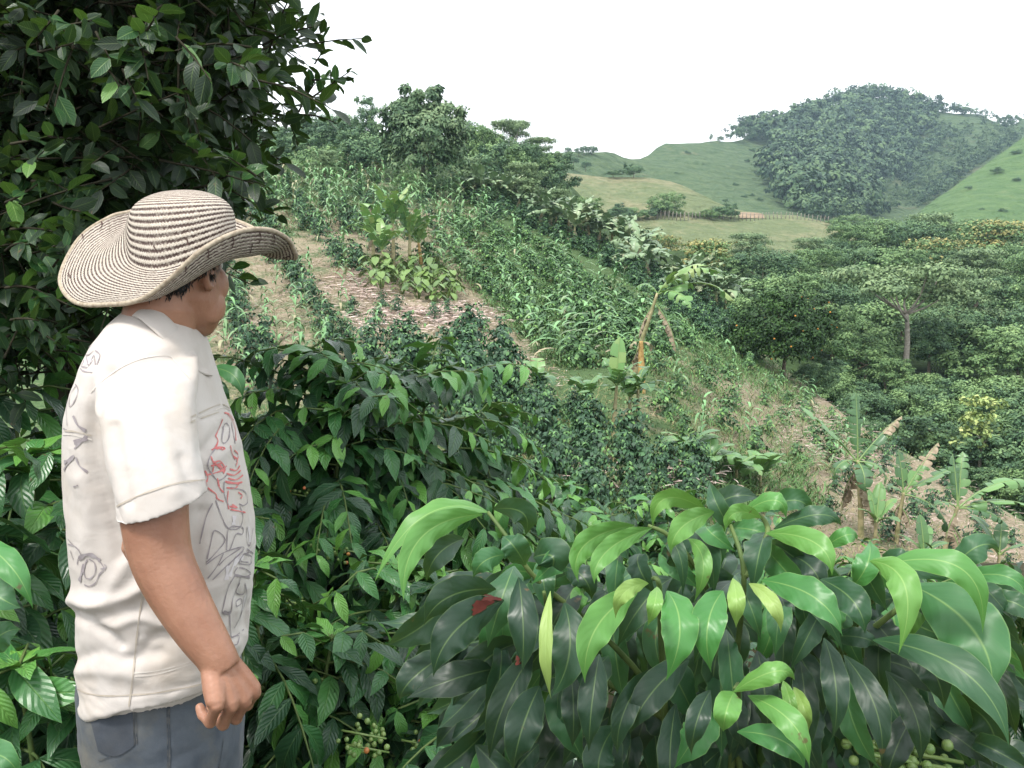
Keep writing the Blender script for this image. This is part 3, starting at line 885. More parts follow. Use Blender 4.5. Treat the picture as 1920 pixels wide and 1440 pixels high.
GREY = [A_((1160, 560), (1150, 640), (1170, 655), (1195, 620), (1200, 560), (1175, 525), (1155, 560)), A_((1110, 690), (1075, 740), (1060, 800), (1085, 850), (1115, 890)), A_((1210, 520), (1225, 600), (1235, 660)),
        A_((1120, 900), (1160, 880), (1180, 860)), A_((1165, 900), (1165, 980), (1195, 1060)), A_((1200, 940), (1260, 950), (1300, 970), (1315, 1030), (1290, 1055), (1260, 1045)), A_((1110, 1020), (1150, 1130), (1190, 1200), (1260, 1200), (1285, 1130), (1265, 1060)),
        A_((1090, 1040), (1050, 1130), (1020, 1250), (1010, 1300)), A_((1055, 1400), (1080, 1290), (1105, 1215), (1170, 1275), (1100, 1370), (1050, 1420)), A_((1180, 1340), (1190, 1210), (1240, 1190), (1285, 1200), (1280, 1240), (1240, 1240), (1200, 1340), (1175, 1335)),
        A_((1310, 1190), (1310, 1280), (1330, 1310), (1350, 1200)), A_((1270, 1330), (1180, 1390), (1130, 1440)), A_((1285, 1350), (1230, 1400), (1190, 1440)), A_((1340, 1350), (1290, 1370), (1270, 1410), (1320, 1420)),
        B_((1050, 130), (1150, 60), (1270, 20), (1285, 40), (1190, 130), (1090, 230)), B_((1250, 150), (1230, 190), (1290, 210), (1335, 190), (1300, 160), (1260, 150)), B_((1235, 200), (1190, 280), (1160, 400), (1155, 440), (1205, 445), (1220, 350), (1260, 250), (1270, 210)),
        B_((1290, 60), (1340, 80), (1330, 130), (1260, 120), (1290, 60)), B_((1240, 370), (1270, 350), (1275, 380), (1245, 400), (1240, 370)), B_((1265, 250), (1240, 310), (1290, 318), (1300, 250)), B_((1200, 450), (1205, 560), (1220, 600), (1290, 550)),
        B_((1300, 260), (1310, 320), (1290, 400), (1260, 480), (1230, 540)), B_((1310, 30), (1350, 60)), B_((1160, 60), (1120, 140), (1060, 220)), B_((1215, 600), (1260, 590), (1250, 640), (1230, 650)), (6, B_((1160, 435), (1205, 440))), (5, B_((1230, 200), (1330, 215))),
        # back
        A_((200, 260), (230, 310), (210, 380), (175, 420), (180, 340), (215, 290)), A_((215, 170), (200, 260), (170, 340), (155, 440), (160, 540)), A_((195, 480), (225, 530), (275, 575)), (7, A_((200, 480), (230, 540), (280, 575))),
        A_((205, 690), (290, 615)), A_((200, 640), (290, 612)), (9, A_((205, 650), (250, 640), (285, 618))), (8, A_((140, 780), (160, 770), (200, 745))), (6, A_((140, 830), (155, 800), (205, 735))), (5, A_((215, 745), (240, 800), (290, 840))), A_((200, 935), (230, 925)),
        A_((240, 110), (270, 130), (250, 160), (290, 170)), A_((285, 100), (300, 160), (330, 90), (340, 150)), A_((340, 60), (370, 90), (350, 150)), A_((250, 70), (290, 90), (330, 60)), A_((230, 150), (260, 190), (320, 200)), A_((300, 40), (320, 20)),
        B_((165, 0), (220, 20), (250, 70)), B_((180, 40), (200, 100)), B_((225, 130), (235, 90), (290, 65), (350, 90), (390, 140), (400, 165), (370, 190), (340, 250), (300, 270), (270, 260)), (9, B_((235, 95), (280, 68), (330, 75), (370, 105))), (8, B_((270, 130), (250, 200), (240, 240))),
        B_((290, 95), (270, 150), (275, 210), (310, 220), (340, 180), (335, 120), (300, 95)), B_((375, 160), (410, 150), (400, 130)), A_((165, 1270), (200, 1310), (235, 1340)), A_((135, 560), (160, 570))]
strokes(bvs, GREY, 2.9, gr)
gr.build("grey_drawing", M_grey, shirt)
gs = MB()
strokes(bvs, [(14, A_((1230, 1120), (1225, 1180))), (12, B_((1190, 130), (1180, 230))), (10, B_((1260, 60), (1220, 150), (1200, 210))), (10, B_((1300, 330), (1270, 470))), (9, A_((1320, 1190), (1330, 1290))), (11, A_((1290, 1380), (1230, 1430))), (16, A_((230, 120), (320, 130)))], 8, gs, lift=0.0009)
gs.build("shaded_drawing", M_shade, shirt)

# collar: a folded band round the neck with a point at the front
cb = MB()
cen = q(290, 605, YM)
outer = [(243, 566, YM + 0.03), (246, 574, YM - 0.03), (262, 578, YM - 0.075), (292, 596, YM - 0.095), (322, 622, YM - 0.09), (348, 652, YM - 0.07), (368, 676, YM - 0.05), (385, 690, YM - 0.025)]
top = [(245, 558, YM + 0.03), (255, 560, YM - 0.02), (276, 565, YM - 0.055), (302, 584, YM - 0.072), (328, 610, YM - 0.068), (350, 636, YM - 0.05), (366, 655, YM - 0.03), (380, 668, YM - 0.005)]
low_ = [(236, 590, YM + 0.03), (238, 594, YM - 0.04), (258, 596, YM - 0.093), (290, 622, YM - 0.118), (322, 655, YM - 0.112), (352, 684, YM - 0.092), (378, 700, YM - 0.062), (398, 705, YM - 0.03)]
inn = [(250, 580, YM + 0.03), (258, 582, YM - 0.02), (276, 588, YM - 0.05), (302, 606, YM - 0.064), (328, 632, YM - 0.060), (350, 656, YM - 0.042), (366, 672, YM - 0.022), (380, 684, YM)]
rows = [catmull(np.array([q(*p_) for p_ in ln]), 6) for ln in (inn, top, outer, low_)]
k_ = len(rows[0])
prof = []
for j in range(k_):
    prof.append(catmull(np.array([r_[j] for r_ in rows]), 4))
V = np.array(prof); m_ = V.shape[1]
def grid_faces(a, b_): 
    idx = np.arange(a * b_).reshape(a, b_)
    return np.stack([idx[:-1, :-1], idx[:-1, 1:], idx[1:, 1:], idx[1:, :-1]], -1).reshape(-1, 4)
cb.add(V.reshape(-1, 3), grid_faces(k_, m_))
V2 = V.copy(); V2[:, :, 1] = 2 * (YM + 0.03) - V[:, :, 1]; V2[:, :, 0] -= np.linspace(0, 0.10, k_)[:, None]
cb.add(V2.reshape(-1, 3), grid_faces(k_, m_)[:, ::-1])
collar = cb.build("collar", M_shirt, shirt)
md = collar.modifiers.new("thick", 'SOLIDIFY'); md.thickness = 0.0035; md.offset = 0

# ---- jeans, down to boots
jb = MB()
jr = [(1215, 168, 440, 0.165), (1260, 162, 444, 0.178), (1310, 163, 449, 0.184), (1350, 168, 452, 0.186), (1400, 180, 452, 0.186), (1450, 190, 450, 0.182), (1500, 196, 446, 0.175)]
R_ = [torso_ring(*a_) for a_ in jr]
fc = [(i * n_ + j, (i + 1) * n_ + j, (i + 1) * n_ + (j + 1) % n_, i * n_ + (j + 1) % n_) for i in range(len(R_) - 1) for j in range(n_)]
fc += [tuple(range(n_)), tuple((len(R_) - 1) * n_ + j for j in range(n_ - 1, -1, -1))]
jb.add(np.concatenate(R_), fc)
hip = q(320, 1440, YM)
gz = ground_z(-0.6, YM)
for s_ in (-1, 1):
    pts_ = [hip + [0, 0.095 * s_, 0.06], hip + [0.0, 0.10 * s_, -0.12], [hip[0] + 0.02, YM + 0.105 * s_, gz + 0.42], [hip[0] - 0.01, YM + 0.11 * s_, gz + 0.22], [hip[0] - 0.03, YM + 0.115 * s_, gz + 0.05]]
    jb.add(*tube(catmull(pts_, 5), None, 20, ell=[(a_, a_ * 1.1) for a_ in np.interp(np.linspace(0, 4, 21), range(5), [0.092, 0.098, 0.075, 0.070, 0.068])]))
jeans = kid_p(remesh("jeans", jb, M_jeans, 0.006, 4, None, 0.5))
me = jeans.data; co, no = get_co(me), get_no(me)
dsp = np.array([0.004 * mnoise.fractal(Vector((v[0] * 10, v[1] * 10, v[2] * 16)), 0.9, 2.0, 3) for v in co])
set_co(me, co + no * dsp[:, None])
bvj = bvh_of(jeans)
jt = MB()
strokes(bvj, [(3, B_((812, 1030), (815, 1200), (815, 1440))), B_((585, 1060), (592, 1290)), B_((592, 1290), (480, 1350), (360, 1390)), B_((1160, 1250), (1130, 1440)), B_((600, 1060), (606, 1285)), B_((800, 1032), (803, 1440))], 2.2, jt, lift=0.0016)
jt.build("jeans_seam", M_thread, jeans)
# rear pocket: a patch lying on the cloth
pk = MB()
gxn, gyn = 14, 12
grid = []
for i in range(gxn + 1):
    for j in range(gyn + 1):
        u, v = i / gxn, j / gyn
        tl, trp, bl, br = (366, 1330), (249, 1328), (186, 1408), (252, 1397)
        tl = (168, 1336)
        x = (1 - v) * ((1 - u) * tl[0] + u * trp[0]) + v * ((1 - u) * bl[0] + u * br[0])
        y = (1 - v) * ((1 - u) * tl[1] + u * trp[1]) + v * ((1 - u) * bl[1] + u * br[1]) + 14 * v * math.sin(math.pi * u)
        p_, nn_ = on_surface(bvj, x, y)
        if p_ is None: p_, nn_ = grid[-1][0], grid[-1][1]
        grid.append((p_, nn_))
pk.add([p_ + nn_ * 0.0022 for p_, nn_ in grid], grid_faces(gxn + 1, gyn + 1))
pk.build("pocket", M_pocket, jeans)
M_boot = simple_mat("boot_rubber", (0.015, 0.015, 0.015), (0.04, 0.035, 0.03), 20, 0.6, 0.4)
for s_ in (-1, 1):
    bm_ = MB()
    fx, fy = hip[0] - 0.03, YM + 0.115 * s_
    bm_.add(*tube([[fx, fy, gz + 0.30], [fx, fy, gz + 0.12], [fx + 0.0, fy, gz + 0.05]], [0.060, 0.056, 0.050], 14))
    bm_.add(*tube([[fx - 0.05, fy, gz + 0.045], [fx + 0.03, fy, gz + 0.05], [fx + 0.13, fy, gz + 0.04], [fx + 0.19, fy, gz + 0.03]], None, 14, ell=[(0.040, 0.042), (0.045, 0.050), (0.048, 0.040), (0.028, 0.022)]))
    kid_p(bm_.build("boot", M_boot))

# ---- hat: woven bands, tall crown, wide brim rolled up along the near side
M_hat, nt, b = new_mat("woven_hat_bands")
uv = nt.nodes.new("ShaderNodeUVMap"); sep = nt.nodes.new("ShaderNodeSeparateXYZ"); nt.links.new(uv.outputs[0], sep.inputs[0])
wob = noise_node(nt, 26.0, 3); fib = noise_node(nt, 420.0, 2); big = noise_node(nt, 7.0, 3)
vv = math_node(nt, 'ADD', sep.outputs[1], math_node(nt, 'MULTIPLY', math_node(nt, 'SUBTRACT', wob.outputs[0], 0.5), 0.28))
zig = math_node(nt, 'MULTIPLY', math_node(nt, 'ABSOLUTE', math_node(nt, 'SUBTRACT', math_node(nt, 'FRACT', math_node(nt, 'MULTIPLY', sep.outputs[0], 1.0)), 0.5)), 0.34)
band = math_node(nt, 'FRACT', math_node(nt, 'ADD', vv, zig))
st = ramp(nt, [(0.0, (0, 0, 0)), (0.44, (0, 0, 0)), (0.54, (1, 1, 1)), (0.90, (1, 1, 1)), (1.0, (0, 0, 0))])
nt.links.new(band, st.inputs[0])
light = ramp(nt, [(0.3, (0.33, 0.285, 0.23)), (0.7, (0.57, 0.52, 0.455))]); nt.links.new(fib.outputs[0], light.inputs[0])
dark = ramp(nt, [(0.3, (0.05, 0.032, 0.028)), (0.7, (0.14, 0.10, 0.09))]); nt.links.new(big.outputs[0], dark.inputs[0])
brk = noise_node(nt, 150.0, 2, 0.6); bk = ramp(nt, [(0.34, (0.45, 0.45, 0.45)), (0.50, (1, 1, 1))]); nt.links.new(brk.outputs[0], bk.inputs[0])
nt.links.new(mixc(nt, math_node(nt, 'MULTIPLY', st.outputs[0], bk.outputs[0]), light.outputs[0], dark.outputs[0]), b.inputs['Base Color'])
b.inputs['Roughness'].default_value = 0.85
b.inputs['Specular IOR Level'].default_value = 0.15
hh = math_node(nt, 'ADD', math_node(nt, 'SINE', math_node(nt, 'MULTIPLY', sep.outputs[1], 2 * math.pi)), math_node(nt, 'MULTIPLY', zig, 3.0))
bump(nt, b, math_node(nt, 'ADD', hh, math_node(nt, 'MULTIPLY', fib.outputs[0], 1.6)), 0.6, 0.0013)
M_hatdark = simple_mat("hat_dark_weave", (0.05, 0.03, 0.028), (0.13, 0.09, 0.08), 120, 0.9, 0.1)

HY = YM + 0.015
# crown rim (base), mid and outer brim, counter-clockwise as seen in the picture: (px, py, dy)
base_ = [(238, 425, 0.060), (237, 450, 0.020), (240, 476, -0.025), (252, 497, -0.065), (285, 508, -0.098), (325, 502, -0.106), (365, 487, -0.103), (400, 468, -0.088), (425, 452, -0.060), (436, 446, -0.025),
         (440, 440, 0.010), (436, 430, 0.050), (415, 418, 0.085), (375, 408, 0.108), (330, 402, 0.112), (285, 402, 0.102), (252, 410, 0.085)]
mid_ = [(205, 478, 0.13), (172, 500, 0.085), (165, 525, 0.01), (185, 540, -0.07), (245, 560, -0.125), (305, 570, -0.150), (352, 556, -0.155), (400, 535, -0.140), (440, 522, -0.108), (478, 520, -0.060),
        (505, 512, 0.0), (500, 502, 0.06), (478, 492, 0.12), (400, 470, 0.165), (330, 460, 0.175), (270, 455, 0.175), (235, 462, 0.16)]
rim_ = [(205, 408, 0.175), (150, 446, 0.150), (113, 520, 0.045), (140, 566, -0.045), (205, 571, -0.110), (262, 562, -0.150), (315, 526, -0.172), (372, 474, -0.172), (425, 443, -0.150), (472, 430, -0.105),
        (515, 434, -0.050), (545, 455, 0.010), (549, 484, 0.070), (470, 425, 0.195), (360, 392, 0.215), (285, 388, 0.215), (240, 398, 0.20)]
nb = len(base_)
def ring3(pts_, m=8): return catmull(np.array([PY(a_, b_, HY + c_) for a_, b_, c_ in pts_]), m, closed=True)
CB, MBm, RB = ring3(base_), ring3(mid_), ring3(rim_)
na = len(CB)
NR = 30
hat = MB()
ts = np.linspace(0, 1, NR)
br = np.array([(1 - t) ** 2 * CB + 2 * t * (1 - t) * MBm + t ** 2 * RB for t in ts])       # NR x na x 3
seg = np.linalg.norm(np.diff(br, axis=0), axis=2).mean(1); arc = np.concatenate([[0], np.cumsum(seg)])
BAND = 0.0066
circ = np.concatenate([[0], np.cumsum(np.linalg.norm(np.diff(np.concatenate([RB, RB[:1]]), axis=0), axis=1))])
# crown profile: from the base ring up to the top
ctop = PY(343, 377, HY)
cen = CB.mean(0)
cprof = [(0.0, 1.0), (0.12, 0.995), (0.26, 0.985), (0.40, 0.965), (0.53, 0.935), (0.64, 0.89), (0.73, 0.825), (0.80, 0.745), (0.86, 0.65), (0.91, 0.54), (0.95, 0.42), (0.975, 0.28), (0.99, 0.14), (0.995, 0.0)]
pc = catmull(np.array(cprof), 4)
axis = PY(328, 358, HY) - cen
cr = []
for h_, w_ in pc:
    shift = np.array([0.012 * h_, 0, 0])
    cr.append(cen + axis * h_ + (CB - cen) * w_ * np.array([1, 1, 1 - 0.90 * min(1, h_ * 1.5)]) + shift)
cr = np.array(cr)
seg2 = np.linalg.norm(np.diff(cr, axis=0), axis=2).mean(1); arc2 = np.concatenate([[0], np.cumsum(seg2)])
full = np.concatenate([cr[::-1], br[1:]])
vcoord = np.concatenate([-arc2[::-1], arc[1:]]) / BAND + 60
full = np.concatenate([full, full[:, :1]], axis=1)
m1, m2 = full.shape[:2]
uc = circ / circ[-1] * 120.0
U = np.tile(uc, (m1, 1)); Vv = np.tile(vcoord[:, None], (1, m2)) + (np.arange(m2) / (m2 - 1))[None, :]     # spiral
hat.add(full.reshape(-1, 3), grid_faces(m1, m2)[:, ::-1], 0.5, np.stack([U, Vv], -1))
hato = hat.build("hat", M_hat)
sub = hato.modifiers.new("sub", 'SUBSURF'); sub.levels = sub.render_levels = 1
md = hato.modifiers.new("thick", 'SOLIDIFY'); md.thickness = 0.0045; md.offset = 0
kid_p(hato)
bvh_h = bvh_of(hato)
ht = MB()
hz = lambda *p_: zz(80, 320, p_)
strokes(bvh_h, [hz((1055, 490), (1065, 530), (1060, 560)), hz((905, 560), (920, 620), (915, 650)), hz((1215, 420), (1225, 450), (1215, 490)), hz((1390, 395), (1400, 430), (1385, 465)), hz((1480, 410), (1490, 445), (1470, 475)), hz((1545, 470), (1570, 465)),
                hz((370, 320), (385, 345), (372, 375)), hz((255, 410), (262, 440)), hz((165, 660), (180, 690)), hz((1330, 530), (1345, 470)), hz((1590, 545), (1550, 560)), hz((715, 480), (735, 520)), hz((930, 440), (935, 480))], 3.2, ht, lift=0.0015)
ht.build("hat_mark", M_hatdark, hato)
# bound edge of the brim
eb = MB(); eb.add(*tube(np.concatenate([RB, RB[:3]]), np.full(na + 3, 0.0042), 8))
M_edge = simple_mat("hat_edge_binding", (0.24, 0.19, 0.14), (0.46, 0.40, 0.31), 120, 0.9, 0.1)
eb.build("hat_edge", M_edge, hato)
# ------------------------------------------------------------------ vegetation materials
M_bark = simple_mat("bark", (0.07, 0.055, 0.04), (0.20, 0.17, 0.13), 12, 0.9, 0.1, 0.6, 0.01)
M_twig = simple_mat("dark_twig", (0.018, 0.018, 0.012), (0.05, 0.045, 0.03), 30, 0.9, 0.1)
M_palebark = simple_mat("pale_bark", (0.16, 0.145, 0.12), (0.30, 0.275, 0.24), 6, 0.9, 0.1)
M_greenstem = simple_mat("green_stem", (0.05, 0.09, 0.025), (0.12, 0.17, 0.05), 20, 0.6, 0.3)
M_coffee = leaf_mat("coffee_leaf", [(0, (0.012, 0.030, 0.018)), (0.45, (0.024, 0.072, 0.032)), (0.72, (0.052, 0.185, 0.048)), (1, (0.14, 0.34, 0.06))], 0.30, 0.5, 0.12, True, (0.2, 0.36, 0.1), None, 0.12, 0.5, 0.0025)
M_coffee_far = leaf_mat("coffee_leaf_far", [(0, (0.016, 0.036, 0.022)), (0.5, (0.034, 0.082, 0.042)), (0.8, (0.065, 0.15, 0.06)), (1, (0.13, 0.26, 0.08))], 0.55, 0.3)
M_coffee_mid = leaf_mat("coffee_leaf_mid", [(0, (0.024, 0.052, 0.026)), (0.5, (0.055, 0.122, 0.048)), (0.8, (0.105, 0.215, 0.07)), (1, (0.17, 0.32, 0.09))], 0.55, 0.3)
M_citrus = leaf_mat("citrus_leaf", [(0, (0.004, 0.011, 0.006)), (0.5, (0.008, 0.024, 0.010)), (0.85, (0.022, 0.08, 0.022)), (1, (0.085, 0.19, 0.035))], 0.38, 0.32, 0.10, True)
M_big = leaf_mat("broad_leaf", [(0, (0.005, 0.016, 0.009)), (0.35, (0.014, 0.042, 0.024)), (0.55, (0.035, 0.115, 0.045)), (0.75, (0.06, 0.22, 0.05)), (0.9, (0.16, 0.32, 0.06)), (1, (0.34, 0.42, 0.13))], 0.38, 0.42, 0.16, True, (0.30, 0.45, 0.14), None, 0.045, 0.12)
M_maize = leaf_mat("maize_leaf", [(0, (0.36, 0.31, 0.19)), (0.25, (0.21, 0.26, 0.14)), (0.6, (0.12, 0.25, 0.10)), (1, (0.18, 0.36, 0.14))], 0.5, 0.35)
M_ban = leaf_mat("banana_leaf", [(0, (0.04, 0.09, 0.045)), (0.5, (0.075, 0.155, 0.07)), (0.8, (0.14, 0.275, 0.09)), (1, (0.26, 0.33, 0.12))], 0.38, 0.45, 0.12)
M_banfar = leaf_mat("banana_leaf_far", [(0, (0.06, 0.11, 0.06)), (0.5, (0.12, 0.19, 0.10)), (0.8, (0.19, 0.28, 0.14)), (1, (0.26, 0.28, 0.16))], 0.4, 0.5)
M_bandry = simple_mat("dry_banana_leaf", (0.18, 0.14, 0.095), (0.40, 0.33, 0.24), 9, 0.9, 0.1)
M_banstem = simple_mat("banana_stem", (0.14, 0.15, 0.06), (0.42, 0.36, 0.21), 5, 0.6, 0.3)
M_banrust = simple_mat("banana_stem_rusty", (0.22, 0.12, 0.04), (0.52, 0.36, 0.14), 7, 0.7, 0.2)
def tree_mat(name, d, m_, l): return leaf_mat(name, [(0, d), (0.5, m_), (1, l)], 0.6, 0.25)
M_tgreen = tree_mat("tree_leaf_green", (0.038, 0.084, 0.034), (0.112, 0.20, 0.075), (0.22, 0.33, 0.125))
M_tdark = tree_mat("tree_leaf_dark", (0.027, 0.062, 0.034), (0.075, 0.148, 0.068), (0.16, 0.25, 0.105))
M_tpale = tree_mat("tree_leaf_pale", (0.07, 0.12, 0.06), (0.14, 0.215, 0.10), (0.23, 0.31, 0.145))
M_tyel = tree_mat("tree_blossom_yellow", (0.11, 0.15, 0.06), (0.22, 0.215, 0.075), (0.36, 0.32, 0.12))
M_torange = tree_mat("tree_leaf_orange_tree", (0.007, 0.022, 0.006), (0.020, 0.055, 0.012), (0.055, 0.12, 0.024))
M_tlime = tree_mat("tree_leaf_lime", (0.10, 0.16, 0.05), (0.24, 0.32, 0.10), (0.42, 0.47, 0.18))
M_trust = tree_mat("tree_leaf_rust", (0.12, 0.07, 0.03), (0.24, 0.13, 0.06), (0.34, 0.2, 0.09))
M_mforest = tree_mat("mountain_leaf", (0.012, 0.030, 0.018), (0.040, 0.082, 0.042), (0.105, 0.17, 0.07))
M_orange = simple_mat("orange_peel", (0.40, 0.16, 0.02), (0.52, 0.24, 0.04), 8, 0.5, 0.4)
M_berry = simple_mat("green_berry", (0.10, 0.19, 0.05), (0.20, 0.27, 0.08), 60, 0.35, 0.5)
M_berryripe = simple_mat("ripe_berry", (0.40, 0.22, 0.05), (0.50, 0.10, 0.05), 40, 0.35, 0.5)

# ------------------------------------------------------------------ trees
def crown_cloud(rng, mb, blobs, n, size, lump=0.3, nclump=26, asp=0.55, tint0=(0.2, 0.75), mat=0, flat=0.65, ball=0.4):
    vol = np.array([b[3] * b[4] * b[5] for b in blobs]) ** (2 / 3.0)
    share = (vol / vol.sum() * n).astype(int)
    for b, k in zip(blobs, share):
        c = np.array(b[:3]); r = np.array(b[3:6])
        nc = max(4, int(nclump * (vol[0] and (r.prod() ** (2 / 3.0)) / vol.max())))
        cd = rand_dirs(rng, nc); cd[:, 2] = np.where(cd[:, 2] < -0.5, -cd[:, 2] * 0.5, cd[:, 2])
        cc = c + nrm(cd) * r * rng.uniform(0.72, 1.02, (nc, 1))
        ct = rng.uniform(tint0[0], tint0[1], nc)
        w = rng.integers(0, nc, k)
        sig = lump * r.mean()
        o_ = rand_dirs(rng, k) * (rng.random((k, 1)) ** 0.5) * sig * np.array([1, 1, flat])
        pos = cc[w] + o_
        inner = rng.random(k) < 0.12
        pos[inner] = c + rand_dirs(rng, inner.sum()) * r * (rng.random((inner.sum(), 1)) ** 0.5) * 0.8
        out = nrm((pos - c) / r)
        nn = nrm(out * ball + nrm(o_ + 1e-6) * 0.75 + np.array([0, 0, 0.45]) + rng.normal(size=(k, 3)) * 0.32)
        al = nrm(np.cross(nn, rand_dirs(rng, k)) + out * 0.3 - np.array([0, 0, 0.25]))
        L = size * rng.uniform(0.55, 1.25, k)
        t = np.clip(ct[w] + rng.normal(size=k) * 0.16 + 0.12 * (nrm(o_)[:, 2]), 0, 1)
        leaves(mb, pos, al, nn, L, L * asp, t, 2, 0, 'diamond', 0.5, 0.0, mat=mat)

def trunk_limbs(rng, mb, H0, r0, targets, lean=0.0, sides=7):
    top = np.array([lean, rng.normal() * 0.1, H0])
    pts = catmull([[0, 0, -0.6], [lean * 0.15, 0.0, H0 * 0.3], [lean * 0.5 + rng.normal() * 0.03 * H0, rng.normal() * 0.02 * H0, H0 * 0.65], top], 3)
    mb.add(*tube(pts, np.linspace(r0 * 1.2, r0 * 0.6, len(pts)), sides))
    for t_ in targets:
        t_ = np.array(t_)
        mid = top * 0.5 + t_ * 0.5 + np.array([0, 0, -0.05 * H0]) + rng.normal(size=3) * 0.04 * H0
        st = pts[-rng.integers(1, max(2, len(pts) // 3))]
        mb.add(*tube(catmull([st, mid, t_], 3), np.linspace(r0 * 0.5, r0 * 0.10, 7), 5))

def tree_blobs(rng, kind, H, W):
    B = []
    if kind == 'round':
        B.append((0, 0, 0.62 * H, W * .42, W * .42, H * .30))
        for _ in range(9):
            a = rng.uniform(0, 6.28); B.append((math.cos(a) * W * .29, math.sin(a) * W * .29, H * rng.uniform(.30, .78), W * .22, W * .22, H * .17))
        h0, lim = 0.4 * H, 6
    elif kind == 'umbrella':
        for _ in range(8):
            a = rng.uniform(0, 6.28); rr = rng.uniform(0.05, .36) * W
            B.append((math.cos(a) * rr, math.sin(a) * rr, H * rng.uniform(.76, .95) - rr * 0.15, W * .20, W * .20, H * .06))
        h0, lim = 0.6 * H, 8
    elif kind == 'layered':
        for z_ in (0.45, 0.62, 0.78, 0.93):
            for _ in range(4):
                a = rng.uniform(0, 6.28); rr = rng.uniform(0.1, .34) * W * (1.25 - z_ * 0.7)
                B.append((math.cos(a) * rr, math.sin(a) * rr, H * (z_ + rng.normal() * .02), W * .25, W * .25, H * .07))
        h0, lim = 0.5 * H, 7
    elif kind == 'tall':
        for z_, w_ in ((0.42, .30), (0.58, .36), (0.74, .34), (0.90, .22)):
            a = rng.uniform(0, 6.28)
            B.append((math.cos(a) * W * .08, math.sin(a) * W * .08, H * z_, W * w_, W * w_, H * .13))
            a = rng.uniform(0, 6.28)
            B.append((math.cos(a) * W * .25, math.sin(a) * W * .25, H * (z_ + .03), W * w_ * .6, W * w_ * .6, H * .09))
        h0, lim = 0.5 * H, 5
    else:   # bushy to the ground
        B.append((0, 0, .42 * H, W * .42, W * .42, H * .42))
        for _ in range(6):
            a = rng.uniform(0, 6.28); B.append((math.cos(a) * W * .3, math.sin(a) * W * .3, H * rng.uniform(.2, .75), W * .24, W * .24, H * .22))
        h0, lim = 0.25 * H, 4
    return B, h0, lim

TREES = {}
def make_tree(key, seed, kind, H, W, n, size, mat, label, cat='tree', name='tree', bark=None, lump=0.34, asp=0.55, extra=None, nclump=26):
    """prototype of a tree: an Empty with a crown and a trunk"""
    rng = np.random.default_rng(seed)
    root = thing(name, label, cat)
    B, h0, lim = tree_blobs(rng, kind, H, W)
    cb_ = MB(); crown_cloud(rng, cb_, B, n, size, lump, nclump, asp)
    if extra: extra(rng, cb_, B)
    KIDS.setdefault(root.name, []).append(cb_.build("crown", mat, root))
    tb = MB(); trunk_limbs(rng, tb, h0, H * 0.022, [np.array(b[:3]) for b in B[:lim]], lean=rng.normal() * 0.03 * H)
    KIDS[root.name].append(tb.build("trunk", bark or M_bark, root))
    TREES[key] = [root, False, H]
    return root

def put_tree(key, loc, H, label, group=None, rz=None, rng=None, wide=1.0):
    root, used, H0 = TREES[key]
    s_ = H / H0
    rz = rng.uniform(0, 6.28) if rz is None else rz
    if not used:
        TREES[key][1] = True
        o_ = root
        o_.location = loc; o_.rotation_euler = (0, 0, rz); o_.scale = (s_ * wide, s_ * wide, s_)
        o_['label'] = label
        if group: o_['group'] = group
        return o_
    return dup(root, loc, rz, (s_ * wide, s_ * wide, s_), label, group)

rng = np.random.default_rng(11)
make_tree('r1', 1, 'round', 10, 8.5, 11000, .33, M_tgreen, '', lump=.36)
make_tree('r2', 2, 'round', 10, 9.5, 11000, .33, M_tdark, '', lump=.36)
make_tree('r3', 3, 'layered', 10, 10, 11000, .33, M_tgreen, '', lump=.40)
make_tree('r4', 4, 'umbrella', 11, 11, 9000, .32, M_tpale, '', lump=.45, bark=M_palebark)
make_tree('r5', 5, 'tall', 12, 7, 10000, .32, M_tdark, '', lump=.42)
make_tree('r6', 6, 'bushy', 6, 7.5, 9000, .27, M_tgreen, '', lump=.36)
make_tree('r7', 7, 'layered', 10, 10, 11000, .33, M_tpale, '', lump=.38)
make_tree('r8', 8, 'bushy', 6, 7, 9000, .27, M_tdark, '', lump=.36)

def at_px(sl, px, py_base, py_top, wide=1.0):
    """base point on a slope and the height that reaches py_top"""
    p_ = sl.pt(px, py_base)
    d_ = sl.depth(px, py_base)
    return p_, max((py_base - py_top) * d_ / F, 0.3)

def T(key, sl, px, pb, pt_, label, group=None, wide=1.0, sink=0.0):
    p_, h_ = at_px(sl, px, pb, pt_)
    p_ = p_ - np.array([0, 0, sink])
    return put_tree(key, p_, h_, label, group, rng=rng, wide=wide)

# ---- wooded slope behind the field, upper left
g_ridge = "trees on the wooded ridge left of the tall tree"
for i, (px, pb, pt_) in enumerate([(470, 330, 225), (520, 345, 250), (560, 330, 235), (600, 300, 205), (600, 350, 262), (640, 310, 212), (655, 350, 250), (690, 345, 230), (440, 300, 215), (400, 320, 230), (350, 310, 225), (300, 320, 235), (540, 290, 222), (240, 310, 230), (630, 285, 204)]):
    T(['r2', 'r5', 'r8', 'r2', 'r6'][i % 5], WOODS, px, pb, pt_, "dark green tree on the wooded ridge left of the tall tree", g_ridge, 1.15)
g_ridge2 = "trees on the wooded ridge right of the tall tree"
for i, (px, pb, pt_) in enumerate([(870, 330, 218), (895, 345, 232), (905, 370, 270), (935, 365, 262), (880, 375, 300), (965, 360, 255), (1000, 365, 268), (1025, 372, 285), (930, 320, 240), (1010, 345, 262)]):
    T(['r2', 'r1', 'r8', 'r6', 'r7'][i % 5], WOODS, px, pb, pt_, "leafy tree on the wooded ridge right of the tall tree", g_ridge2, 1.1)
T('r5', WOODS, 687, 330, 187, "slim dark tree with a knobbly top just left of the tall ridge tree", None, .7)
